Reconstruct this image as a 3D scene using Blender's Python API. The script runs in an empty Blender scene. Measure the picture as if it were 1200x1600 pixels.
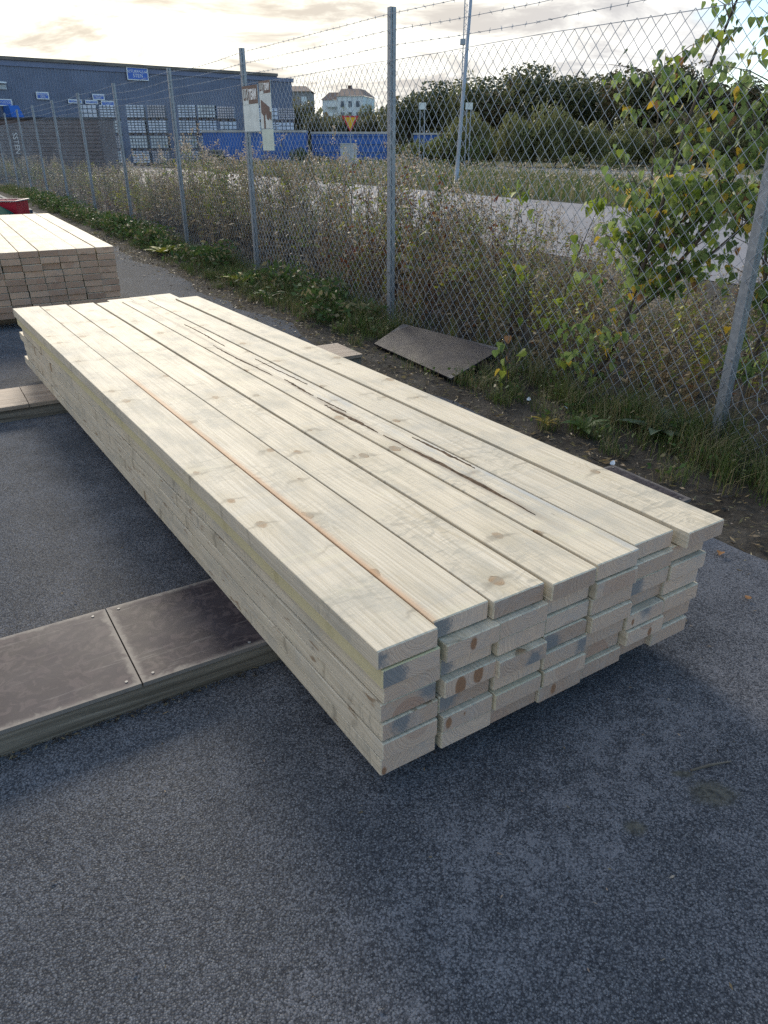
import bpy, math, random
import numpy as np
from mathutils import Matrix, Vector
random.seed(7); RNG = np.random.default_rng(7)
S = bpy.context.scene; COL = S.collection
R = math.radians
# ------------------------------------------------------------------ camera, sky, sun, exposure
cd = bpy.data.cameras.new('camera'); cam = bpy.data.objects.new('camera', cd); COL.objects.link(cam)
cam.location = (0, 0, 1.331); cam.rotation_euler = (R(90) - .4567, 0, 0)
cd.sensor_width = 36; cd.sensor_fit = 'AUTO'; cd.lens = 1170 / 1600 * 36; cd.clip_end = 3000; cd.clip_start = .05
S.camera = cam
SUN_AZ, SUN_EL = R(-19), R(25)          # azimuth from +Y, negative to the left
SUN_DIR = Vector((math.sin(SUN_AZ) * math.cos(SUN_EL), math.cos(SUN_AZ) * math.cos(SUN_EL), math.sin(SUN_EL)))
sl = bpy.data.lights.new('sun', 'SUN'); sl.energy = 1.3; sl.angle = R(17); sl.color = (1, .90, .74)
so = bpy.data.objects.new('sun', sl); COL.objects.link(so)
so.rotation_euler = SUN_DIR.to_track_quat('Z', 'Y').to_euler()
S.view_settings.view_transform = 'Standard'; S.view_settings.look = 'None'
S.view_settings.gamma = 1; S.view_settings.use_curve_mapping = False
S.view_settings.exposure = 1.82
S.cycles.use_denoising = False; S.cycles.max_bounces = 6; S.cycles.transparent_max_bounces = 8

class NT:
    def __init__(s, tree): s.t = tree; tree.nodes.clear()
    def n(s, typ, ins=None, **props):
        nd = s.t.nodes.new(typ)
        for k, v in props.items(): setattr(nd, k, v)
        for k, v in (ins or {}).items():
            sock = nd.inputs[k]
            if isinstance(v, bpy.types.NodeSocket): s.t.links.new(v, sock)
            else: sock.default_value = v
        return nd
    def m(s, op, a, b=0.0, c=0.0, clamp=False):
        nd = s.n('ShaderNodeMath', {0: a, 1: b, 2: c}, operation=op); nd.use_clamp = clamp; return nd.outputs[0]
    def v(s, op, a, b=(0, 0, 0), out=0):
        return s.n('ShaderNodeVectorMath', {0: a, 1: b}, operation=op).outputs[out]
    def mix(s, f, a, b, blend='MIX'):
        nd = s.n('ShaderNodeMix', data_type='RGBA', blend_type=blend); nd.clamp_factor = True
        for i, x in ((0, f), (6, a), (7, b)):
            if isinstance(x, bpy.types.NodeSocket): s.t.links.new(x, nd.inputs[i])
            else: nd.inputs[i].default_value = (*x, 1) if i and len(x) == 3 else x
        return nd.outputs[2]
    def step(s, x, lo, hi):
        nd = s.n('ShaderNodeMapRange', {'Value': x, 'From Min': lo, 'From Max': hi}, interpolation_type='SMOOTHSTEP'); return nd.outputs[0]
    def noise(s, vec, scale=1.0, detail=2.0, rough=.5, dist=0.0, out=0):
        return s.n('ShaderNodeTexNoise', {'Vector': vec, 'Scale': scale, 'Detail': detail, 'Roughness': rough, 'Distortion': dist}).outputs[out]
    def sep(s, vec): return s.n('ShaderNodeSeparateXYZ', {0: vec}).outputs
    def comb(s, x, y, z): return s.n('ShaderNodeCombineXYZ', {0: x, 1: y, 2: z}).outputs[0]
    def attr(s, name, out='Fac'): return s.n('ShaderNodeAttribute', attribute_type='OBJECT', attribute_name=name).outputs[out]

W = bpy.data.worlds.new('World'); S.world = W; W.use_nodes = True
w = NT(W.node_tree)
sky = w.n('ShaderNodeTexSky', sky_type='NISHITA'); sky.sun_disc = False
sky.sun_elevation = SUN_EL; sky.sun_rotation = SUN_AZ; sky.air_density = 1.0; sky.dust_density = .2; sky.ozone_density = 2.5
dr = w.n('ShaderNodeTexCoord').outputs['Generated']
dx, dy, dz = w.sep(dr)
den = w.m('ADD', w.m('MAXIMUM', dz, 0.0), .16)
cu = w.comb(w.m('DIVIDE', dx, den), w.m('DIVIDE', dy, den), w.m('MULTIPLY', dz, 2.0))
n_big = w.noise(w.v('ADD', cu, (3.1, 7.7, 0)), .55, 8, .58, .3)
n_fine = w.noise(w.v('ADD', cu, (11.3, 2.2, 4)), 1.7, 9, .62, .5)
sund = w.v('DOT_PRODUCT', dr, tuple(SUN_DIR), out=1)
near = w.m('POWER', w.m('MAXIMUM', sund, 0.0), 6.0)
side = w.step(w.m('SUBTRACT', dx, w.m('MULTIPLY', dy, .25)), -.02, .26)       # clearer to the right
high = w.step(dz, .16, .50)
bias = w.m('SUBTRACT', w.m('SUBTRACT', .28, w.m('MULTIPLY', side, .55)), w.m('MULTIPLY', high, .30))
cover = w.step(w.m('ADD', n_big, bias), .46, .60)
shade = w.step(n_fine, .38, .60)
dark_c = w.mix(near, (1.25, 1.31, 1.45), (1.75, 1.48, 1.08)); lite_c = w.mix(near, (2.05, 2.06, 2.12), (3.8, 3.6, 2.9))
cl = w.mix(shade, dark_c, lite_c)
skc = w.n('ShaderNodeGamma', {0: sky.outputs[0], 1: .62}).outputs[0]       # the phone's tone curve flattens the sky
skc = w.n('ShaderNodeHueSaturation', {'Saturation': 1.4, 'Value': .78, 'Color': skc}).outputs[0]
wc = w.mix(cover, skc, cl)
bg = w.n('ShaderNodeBackground', {'Color': wc, 'Strength': .15})
w.t.links.new(bg.outputs[0], w.n('ShaderNodeOutputWorld').inputs[0])

# ------------------------------------------------------------------ materials
def mat(name):
    m = bpy.data.materials.new(name); m.use_nodes = True; return m, NT(m.node_tree)
def out(n, shader): n.t.links.new(shader, n.n('ShaderNodeOutputMaterial').inputs[0])
def bsdf(n, col, rough=.6, metal=0.0, spec=.4, bump=None, bstr=.3, bdist=.001):
    ins = {'Base Color': col if isinstance(col, bpy.types.NodeSocket) else (*col, 1), 'Roughness': rough, 'Metallic': metal, 'Specular IOR Level': spec}
    if bump is not None: ins['Normal'] = n.n('ShaderNodeBump', {'Height': bump, 'Strength': bstr, 'Distance': bdist}).outputs[0]
    return n.n('ShaderNodeBsdfPrincipled', ins).outputs[0]
def obj_co(n): return n.n('ShaderNodeTexCoord').outputs['Object']
def rnd_off(n, k=37.0):
    r = n.n('ShaderNodeObjectInfo').outputs['Random']
    return n.comb(n.m('MULTIPLY', r, k), n.m('MULTIPLY', r, k * 2.3), n.m('MULTIPLY', r, k * .7)), r
def simple(name, col, rough=.6, metal=0.0, var=.25, scale=6.0, spec=.4, bumpscale=None):
    m, n = mat(name); p = obj_co(n); o, r = rnd_off(n)
    q = n.v('ADD', p, o)
    nz = n.noise(q, scale, 5, .6)
    c = n.mix(n.step(nz, .3, .7), tuple(x * (1 - var) for x in col), tuple(min(1, x * (1 + var)) for x in col))
    b = n.noise(q, bumpscale, 3) if bumpscale else None
    out(n, bsdf(n, c, rough, metal, spec, b, .3)); return m

def wood_mat():
    m, n = mat('sawn_pine'); tc = n.n('ShaderNodeTexCoord'); P = tc.outputs['Object']
    off, r = rnd_off(n); x, y, z = n.sep(P)
    pith = n.attr('pith', 'Vector'); px, py, pz = n.sep(pith)
    ny = n.m('ABSOLUTE', n.sep(tc.outputs['Normal'])[1]); end = n.step(ny, .6, .8)
    Q = n.v('ADD', P, off)
    wob = n.noise(n.v('MULTIPLY', Q, (9, .9, 9)), 1, 3)
    slow = n.noise(n.v('MULTIPLY', Q, (1, 1.3, 1)), 1, 2)
    # knots: sparse round points on the wide face, running through the thickness
    kc = n.v('MULTIPLY', Q, (1 / .14, 1 / .42, 0))
    vo = n.n('ShaderNodeTexVoronoi', {'Vector': kc, 'Scale': 1.0, 'Randomness': .9}, feature='F1')
    dv = n.v('MULTIPLY', n.v('SUBTRACT', kc, vo.outputs['Position']), (.14, .42, 0))
    dvx, dvy, _ = n.sep(dv)
    kd = n.v('LENGTH', n.comb(dvx, n.m('MULTIPLY', dvy, .72), 0), out=1)
    kr = n.sep(vo.outputs['Color'])[0]
    krad = n.m('MULTIPLY_ADD', n.step(kr, .45, 1.0), .012, n.m('MULTIPLY', n.m('GREATER_THAN', kr, .46), .0045))
    kn = n.m('ADD', kd, n.m('MULTIPLY', n.m('SUBTRACT', n.noise(Q, 70, 3), .5), .010))
    kmask = n.m('MULTIPLY', n.m('SUBTRACT', 1.0, n.step(n.m('SUBTRACT', kn, krad), -.004, .003)), n.m('GREATER_THAN', krad, .003))
    kring = n.m('MULTIPLY', n.m('SUBTRACT', 1.0, n.step(n.m('ABSOLUTE', n.m('SUBTRACT', kn, krad)), .0005, .003)), n.m('GREATER_THAN', krad, .003))
    khalo = n.m('MULTIPLY', n.m('SUBTRACT', 1.0, n.step(n.m('SUBTRACT', n.v('LENGTH', n.comb(dvx, n.m('MULTIPLY', dvy, .4), 0), out=1), krad), 0.0, .035)), n.m('GREATER_THAN', krad, .003))
    # growth rings round the pith, bent round the knots
    ex = n.m('SUBTRACT', x, px); ez = n.m('SUBTRACT', z, pz)
    rr = n.v('LENGTH', n.comb(ex, n.m('MULTIPLY', ez, 1.0), 0), out=1)
    rr = n.m('ADD', rr, n.m('MULTIPLY', n.m('SUBTRACT', wob, .5), .009))
    rr = n.m('ADD', rr, n.m('MULTIPLY', n.m('SUBTRACT', slow, .5), .03))
    rr = n.m('ADD', rr, n.m('MULTIPLY', khalo, .014))
    ring = n.step(n.noise(n.comb(n.m('ADD', n.m('MULTIPLY', rr, 400), n.m('MULTIPLY', r, 91)), 0, 0), 1, 2, .6), .40, .68)
    fine = n.noise(n.v('MULTIPLY', Q, (170, 3.0, 170)), 1, 3)
    smud = n.noise(n.v('MULTIPLY', Q, (9, 4, 9)), 1, 5, .65)
    band = n.noise(n.v('MULTIPLY', Q, (2.0, 13, 2.0)), 1, 4, .6)
    tone = n.attr('tone')
    light = n.mix(r, (.73, .63, .475), (.65, .57, .445))
    dark = n.mix(r, (.50, .405, .265), (.47, .40, .285))
    c = n.mix(n.m('MULTIPLY', ring, .70), light, dark)
    c = n.mix(n.m('MULTIPLY', n.step(fine, .40, .68), .58), c, (.42, .355, .25))
    whorl = n.noise(n.v('MULTIPLY', Q, (1.5, 2.1, 0)), 1, 1); sw = n.noise(n.v('MULTIPLY', Q, (16, 42, 16)), 1, 5, .6, 1.5)
    c = n.mix(n.m('MULTIPLY', n.m('MULTIPLY', n.step(whorl, .50, .64), n.step(sw, .47, .64)), .55), c, (.31, .285, .225))
    c = n.mix(n.m('MULTIPLY', n.step(smud, .46, .70), .55), c, (.40, .37, .30))
    c = n.mix(n.m('MULTIPLY', n.step(band, .56, .72), .30), c, (.70, .62, .42))
    c = n.mix(n.m('MULTIPLY', n.step(band, .46, .34), .22), c, (.38, .37, .33))
    kin = n.m('MULTIPLY_ADD', n.m('SINE', n.m('MULTIPLY', kn, 1500)), .5, .5)
    c = n.mix(n.m('MULTIPLY', khalo, .35), c, (.47, .39, .26))
    c = n.mix(n.m('MULTIPLY', kmask, n.m('MULTIPLY_ADD', n.noise(Q, 14, 1), 1.1, .1)), c, n.mix(kin, (.36, .22, .11), (.22, .125, .06)))
    c = n.mix(n.m('MULTIPLY', n.m('MULTIPLY', kring, .8), n.step(n.noise(Q, 25, 2), .42, .62)), c, (.17, .10, .05))
    dq = n.m('ADD', dvy, n.m('MULTIPLY', n.m('SUBTRACT', n.noise(n.v('MULTIPLY', Q, (22, 22, 22)), 1, 2), .5), .07))
    sm1 = n.m('SUBTRACT', 1.0, n.step(n.m('ABSOLUTE', n.m('ADD', dq, n.m('MULTIPLY', n.m('MULTIPLY', dvx, dvx), 6.0))), .0, .016)); sm2 = n.m('SUBTRACT', 1.0, n.step(n.m('ABSOLUTE', dvx), .02, .075))
    c = n.mix(n.m('MULTIPLY', n.m('MULTIPLY', n.m('MULTIPLY', sm1, sm2), n.step(kr, .25, .5)), n.m('MULTIPLY_ADD', smud, .6, .35)), c, (.29, .25, .185))
    # stains of single boards
    eo = n.m('MULTIPLY', n.attr('orange'), n.m('MULTIPLY', n.step(n.m('ADD', x, n.m('MULTIPLY', wob, .02)), -.040, -.062), n.m('MULTIPLY', n.step(y, 2.35, 2.1), n.step(y, -.2, .15))))
    c = n.mix(n.m('MULTIPLY', eo, .75), c, (.52, .30, .16))
    eb = n.m('MULTIPLY', n.m('MULTIPLY', n.attr('bluish'), n.step(n.noise(n.v('MULTIPLY', Q, (34, 1.1, 20)), 1, 4, .6), .36, .66)), n.step(n.m('ADD', x, n.m('MULTIPLY', n.m('SUBTRACT', wob, .5), .12)), -.03, .05))
    c = n.mix(n.m('MULTIPLY', n.m('MULTIPLY', eb, n.step(y, 2.6, 1.3)), n.step(smud, .25, .8)), c, (.43, .44, .43))
    wx = n.m('ADD', n.m('ADD', x, .012), n.m('MULTIPLY', n.m('SUBTRACT', slow, .5), .05))
    wst = n.m('MULTIPLY', n.m('SUBTRACT', 1.0, n.step(n.m('ABSOLUTE', wx), .004, .024)), n.m('MULTIPLY', n.step(n.noise(n.v('MULTIPLY', Q, (60, 1.6, 20)), 1, 4, .6), .36, .58), n.attr('bluish')))
    c = n.mix(n.m('MULTIPLY', wst, n.m('MULTIPLY', n.step(y, .1, .4), .75)), c, (.30, .25, .19))
    c = n.mix(n.m('MULTIPLY', n.attr('yellow'), .8), c, (.60, .52, .28))
    c = n.mix(n.m('MULTIPLY', n.attr('speck'), n.m('MULTIPLY', n.step(n.noise(n.v('MULTIPLY', Q, (25, 11, 60)), 1, 4, .6), .60, .70), .8)), c, (.25, .16, .09))
    # cut ends: clear rings, blue stain, red heart, end knots, saw lines
    ray = n.noise(n.v('MULTIPLY', Q, (40, 1, 40)), 1, 4, .6, 1.0)
    ce = n.mix(n.m('MULTIPLY', ring, .85), (.68, .495, .375), (.34, .225, .16))
    ce = n.mix(n.m('FRACT', n.m('MULTIPLY', r, 7.31)), n.mix(1.0, ce, (.68, .63, .61), 'MULTIPLY'), n.mix(1.0, ce, (1.15, 1.13, 1.10), 'MULTIPLY'))
    ce = n.mix(n.m('MULTIPLY', n.step(ray, .42, .7), .45), ce, (.47, .36, .30))
    ce = n.mix(n.m('MULTIPLY', n.step(smud, .45, .75), .4), ce, (.40, .37, .35))
    hs = n.attr('heart'); hr = n.step(n.m('SUBTRACT', rr, hs), .003, -.004)
    ce = n.mix(n.m('MULTIPLY', hr, n.attr('heartmix')), ce, n.mix(ring, (.46, .29, .21), (.34, .19, .13)))
    bl = n.attr('blue', 'Vector'); bx, br, bz = n.sep(bl)
    bd = n.m('ADD', n.v('LENGTH', n.comb(n.m('SUBTRACT', x, bx), 0, n.m('MULTIPLY', n.m('SUBTRACT', z, bz), .8)), out=1), n.m('MULTIPLY', n.m('SUBTRACT', n.noise(Q, 70, 5, .7), .5), .05))
    ce = n.mix(n.m('MULTIPLY', n.step(n.m('SUBTRACT', bd, br), .010, -.014), .85), ce, n.mix(ring, (.22, .215, .215), (.135, .14, .145)))
    for kname in ('knot1', 'knot2'):
        kx, krr, kz = n.sep(n.attr(kname, 'Vector'))
        kdd = n.v('LENGTH', n.comb(n.m('SUBTRACT', x, kx), 0, n.m('MULTIPLY', n.m('SUBTRACT', z, kz), .55)), out=1)
        kdd = n.m('ADD', kdd, n.m('MULTIPLY', n.m('SUBTRACT', n.noise(Q, 160, 2), .5), .004))
        km = n.m('MULTIPLY', n.step(n.m('SUBTRACT', kdd, krr), .002, -.003), n.m('GREATER_THAN', krr, .001))
        kk = n.m('MULTIPLY_ADD', n.m('SINE', n.m('MULTIPLY', kdd, 2800)), .5, .5)
        ce = n.mix(km, ce, n.mix(kk, (.37, .20, .115), (.24, .115, .065)))
    c = n.mix(end, c, ce)
    c = n.mix(n.m('MULTIPLY', tone, n.m('MULTIPLY_ADD', end, .7, .3)), c, n.mix(.1, n.mix(1.0, c, (.95, .86, .77), 'MULTIPLY'), (.24, .18, .135)))  # far stack: browner wood, with shade on the cut ends painted in
    saw = n.noise(n.v('MULTIPLY', Q, (3, 420, 3)), 1, 2)
    saw2 = n.noise(n.v('MULTIPLY', Q, (260, 6, 40)), 1, 2)
    hgt = n.m('ADD', n.m('MULTIPLY', saw, .6), n.m('ADD', n.m('MULTIPLY', fine, 1.1), n.m('MULTIPLY', ring, .5)))
    hgt = n.m('ADD', hgt, n.m('MULTIPLY', end, saw2))
    out(n, bsdf(n, c, n.m('MULTIPLY_ADD', smud, .2, .58), 0, .16, hgt, .35, .0012)); return m
WOOD = wood_mat()

def old_wood():
    m, n = mat('weathered_timber'); P = obj_co(n); off, r = rnd_off(n); Q = n.v('ADD', P, off)
    g = n.noise(n.v('MULTIPLY', Q, (1.5, 60, 45)), 1, 5, .65, .6)
    b = n.noise(Q, 6, 5, .6)
    c = n.mix(n.step(g, .35, .7), (.10, .082, .062), (.28, .235, .185))
    c = n.mix(n.m('MULTIPLY', n.step(b, .48, .75), .5), c, (.14, .118, .09))
    out(n, bsdf(n, c, .8, 0, .2, g, .6, .002)); return m
OLD = old_wood()
def plank_mat():
    m, n = mat('worn_plank'); P = obj_co(n); off, r = rnd_off(n); Q = n.v('ADD', P, off)
    g = n.noise(n.v('MULTIPLY', Q, (2, 60, 60)), 1, 4, .6, .3); b = n.noise(Q, 9, 5, .65)
    c = n.mix(n.step(g, .3, .7), (.24, .175, .125), (.40, .315, .24))
    c = n.mix(n.m('MULTIPLY', n.step(b, .5, .72), .6), c, (.13, .105, .085))
    out(n, bsdf(n, c, .7, 0, .3, g, .5, .0015)); return m
PLANK = plank_mat()
def film_mat():
    m, n = mat('phenolic_film'); P = obj_co(n); off, r = rnd_off(n); Q = n.v('ADD', P, off)
    a = n.noise(Q, 7, 6, .62, .8); b = n.noise(Q, 26, 5, .6, 1.2); big = n.noise(Q, 2.0, 3, .5)
    sc = n.noise(n.v('MULTIPLY', Q, (6, 90, 1)), 1, 3, .6, .6)
    ed = n.attr('half', 'Vector'); hx, hy, _ = n.sep(ed); x, y, z = n.sep(P)
    e = n.m('MINIMUM', n.m('SUBTRACT', hx, n.m('ABSOLUTE', x)), n.m('SUBTRACT', hy, n.m('ABSOLUTE', y)))
    c = n.mix(n.step(a, .35, .7), (.028, .021, .026), (.052, .042, .047))
    c = n.mix(n.m('MULTIPLY', n.step(b, .48, .60), .45), c, (.12, .09, .087))
    c = n.mix(n.m('MULTIPLY', n.step(big, .5, .68), .35), c, (.09, .078, .08))
    c = n.mix(n.m('MULTIPLY', n.step(sc, .60, .68), .55), c, (.14, .122, .115))
    c = n.mix(n.m('MULTIPLY', n.step(n.m('ADD', e, n.m('MULTIPLY', n.m('SUBTRACT', b, .5), .05)), .022, .0), .7), c, (.27, .235, .20))
    c = n.mix(n.attr('film_tone'), n.mix(1.0, c, (.20, .26, .40), 'MULTIPLY'), c)  # low values turn the whole film darker and bluer
    rough = n.m('MULTIPLY_ADD', a, .3, .48)
    out(n, bsdf(n, c, rough, 0, .16, b, .15, .001)); return m
FILM = film_mat()

def asphalt_mat():
    m, n = mat('yard_asphalt'); P = obj_co(n); x, y, z = n.sep(P)
    v1 = n.n('ShaderNodeTexVoronoi', {'Vector': P, 'Scale': 265.0}); v2 = n.n('ShaderNodeTexVoronoi', {'Vector': P, 'Scale': 420.0})
    s1 = n.sep(v1.outputs['Color']); s2 = n.sep(v2.outputs['Color'])
    big = n.noise(P, .9, 5, .6, .4); mid = n.noise(P, 5, 5, .65); fine = n.noise(P, 60, 4, .6)
    c = n.mix(s1[0], (.058, .058, .064), (.135, .135, .145))
    c = n.mix(n.m('MULTIPLY', n.step(s1[1], .74, .95), .85), c, (.19, .19, .195))
    c = n.mix(n.m('MULTIPLY', n.step(s2[1], .82, .97), .8), c, (.30, .295, .29))
    c = n.mix(n.m('MULTIPLY', n.step(v1.outputs['Distance'], .35, .62), .6), c, (.014, .014, .016))
    # grey dust: a drift across the open part to the right and in front of the stack
    u = n.m('ADD', n.m('MULTIPLY', x, .66), n.m('MULTIPLY', y, -.75)); 
    drift = n.m('SUBTRACT', 1.0, n.step(n.m('ABSOLUTE', n.m('ADD', u, .63)), .02, .24))
    drift = n.m('MULTIPLY', n.m('MULTIPLY', drift, n.step(x, -.25, .25)), n.m('MULTIPLY', n.step(n.noise(P, 15, 5, .65, .6), .38, .66), 1.2))
    right = n.m('MULTIPLY', n.step(x, .55, 1.15), n.step(y, .7, 1.3))
    d = n.m('ADD', n.m('MULTIPLY', n.m('MAXIMUM', n.m('MULTIPLY', drift, 1.25), right), .24), n.m('MULTIPLY', n.m('SUBTRACT', big, .5), .7))
    d = n.m('ADD', d, n.m('MULTIPLY', n.m('SUBTRACT', mid, .5), .85))
    dust = n.step(n.m('ADD', d, n.m('MULTIPLY', n.m('SUBTRACT', s1[2], .5), .55)), .0, .42)
    c = n.mix(n.m('MULTIPLY', dust, .75), c, n.mix(s2[0], (.19, .184, .192), (.29, .28, .288)))
    def blot(cx, cy, rx, ry):
        q = n.v('LENGTH', n.comb(n.m('DIVIDE', n.m('SUBTRACT', x, cx), rx), n.m('DIVIDE', n.m('SUBTRACT', y, cy), ry), 0), out=1)
        return n.m('SUBTRACT', 1.0, n.step(n.m('ADD', q, n.m('MULTIPLY', n.m('SUBTRACT', n.noise(P, 30, 5, .7), .5), 1.5)), .45, 1.15))
    for b in ((.75, 1.25, .062, .045), (.545, 1.155, .032, .022), (.70, 1.31, .03, .012)):
        c = n.mix(n.m('MULTIPLY', blot(*b), .75), c, n.mix(n.step(fine, .35, .65), (.050, .046, .034), (.16, .145, .105)))
    h = n.m('SUBTRACT', n.m('MULTIPLY', fine, .5), v1.outputs['Distance'])
    bn = n.n('ShaderNodeBump', {'Height': h, 'Strength': .45, 'Distance': .002}).outputs[0]
    d_ = n.n('ShaderNodeBsdfDiffuse', {'Color': c, 'Roughness': 1.0, 'Normal': bn}).outputs[0]
    g_ = n.n('ShaderNodeBsdfGlossy', {'Color': (.9, .9, .9, 1), 'Roughness': .5, 'Normal': bn}).outputs[0]
    out(n, n.n('ShaderNodeMixShader', {0: n.m('MULTIPLY_ADD', s1[1], .014, .006), 1: d_, 2: g_}).outputs[0]); return m
ASPHALT = asphalt_mat()
def soil_mat():
    m, n = mat('soil'); P = obj_co(n); a = n.noise(P, 3, 8, .7, .3); b = n.noise(P, 40, 5, .7)
    c = n.mix(n.step(a, .35, .68), (.030, .026, .022), (.078, .069, .058)); c = n.mix(n.m('MULTIPLY', n.step(b, .5, .7), .4), c, (.125, .115, .10))
    out(n, bsdf(n, c, .95, 0, .1, n.m('ADD', a, b), .8, .02)); return m
SOIL = soil_mat()
def ground_mat():
    m, n = mat('rough_ground'); P = obj_co(n); a = n.noise(P, .35, 8, .7, .3); b = n.noise(P, 9, 5, .7)
    c = n.mix(n.step(a, .35, .65), (.055, .055, .028), (.115, .105, .06)); c = n.mix(n.m('MULTIPLY', b, .5), c, (.05, .06, .025))
    out(n, bsdf(n, c, .95, 0, .1, b, .6, .03)); return m
GROUND = ground_mat()
def road_mat():
    m, n = mat('road_asphalt'); P = obj_co(n); a = n.noise(P, .5, 6, .6, .3); b = n.noise(P, 45, 3, .6)
    c = n.mix(n.step(a, .3, .7), (.15, .144, .155), (.205, .198, .21)); c = n.mix(n.m('MULTIPLY', n.step(b, .45, .75), .4), c, (.12, .12, .125))
    out(n, bsdf(n, c, .8, 0, .35, b, .3, .004)); return m
ROAD = road_mat()
def galv():
    m, n = mat('galvanised_steel'); P = obj_co(n); off, r = rnd_off(n); Q = n.v('ADD', P, off)
    v = n.n('ShaderNodeTexVoronoi', {'Vector': Q, 'Scale': 55.0}); a = n.noise(n.v('MULTIPLY', Q, (14, 14, 3)), 1, 5, .65)
    c = n.mix(n.sep(v.outputs['Color'])[0], (.27, .29, .31), (.36, .38, .40)); c = n.mix(n.m('MULTIPLY', n.step(a, .45, .72), .45), c, (.20, .21, .22))
    out(n, bsdf(n, c, n.m('MULTIPLY_ADD', a, .3, .38), .55, .4)); return m
GALV = galv()
WIRE = simple('galvanised_wire', (.35, .38, .42), .5, .3, .2, 3)
RUSTY = simple('bolt_steel', (.42, .42, .43), .35, .8)
def leafm(name, a, b, tr=.35):
    m, n = mat(name); P = obj_co(n); off, r = rnd_off(n)
    rd = n.n('ShaderNodeNewGeometry').outputs['Random Per Island']
    c = n.mix(n.m('FRACT', n.m('ADD', rd, r)), a, b)
    d = n.n('ShaderNodeBsdfPrincipled', {'Base Color': c, 'Roughness': .55, 'Specular IOR Level': .3}).outputs[0]
    t = n.n('ShaderNodeBsdfTranslucent', {'Color': c}).outputs[0]
    out(n, n.n('ShaderNodeMixShader', {0: tr, 1: d, 2: t}).outputs[0]); return m
L_STEM = leafm('dry_stem', (.12, .085, .055), (.27, .205, .13), .08)
L_OLIVE = leafm('olive_leaf', (.085, .125, .035), (.21, .235, .07))
L_YEL = leafm('yellow_green_leaf', (.18, .22, .03), (.36, .34, .05))
L_RED = leafm('russet_leaf', (.13, .045, .025), (.24, .10, .04))
L_DRY = leafm('dry_brown_leaf', (.16, .115, .065), (.36, .275, .155))
L_FLUFF = leafm('seed_fluff', (.27, .225, .175), (.46, .39, .31), .45)
L_DARK = leafm('dark_dry_leaf', (.045, .038, .032), (.09, .07, .05), .2)
WEEDM = [L_STEM, L_OLIVE, L_YEL, L_RED, L_DRY, L_FLUFF, L_DARK]
G_A = leafm('grass_green', (.05, .085, .02), (.12, .16, .04)); G_B = leafm('grass_straw', (.16, .14, .07), (.27, .235, .13))
G_C = leafm('broad_green', (.04, .08, .022), (.085, .14, .04))
SAP_G = leafm('sapling_green_leaf', (.11, .175, .055), (.25, .32, .11), .5); SAP_Y = leafm('sapling_yellow_leaf', (.42, .28, .03), (.52, .38, .06), .45)
SAP_L = leafm('sapling_lime_leaf', (.17, .24, .035), (.28, .33, .05), .45); SAP_O = leafm('sapling_brown_leaf', (.32, .15, .05), (.20, .13, .08), .3)
BARK = simple('sapling_bark', (.10, .082, .065), .85, 0, .4, 20, .2, 60)
TBARK = simple('tree_bark', (.06, .05, .04), .9, 0, .3, 4, .2)
T_DK = leafm('tree_leaf_dark', (.055, .072, .034), (.11, .125, .055), .35); T_OL = leafm('tree_leaf_olive', (.105, .115, .048), (.18, .175, .08), .35)  # tree leaf colours lightened to paint in distance haze
T_BR = leafm('tree_leaf_brown', (.095, .08, .042), (.16, .13, .065), .3); T_LT = leafm('tree_leaf_light', (.13, .145, .055), (.23, .23, .09), .4)
T_SP = leafm('spruce_needle', (.02, .032, .016), (.035, .05, .022), .1)

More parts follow.
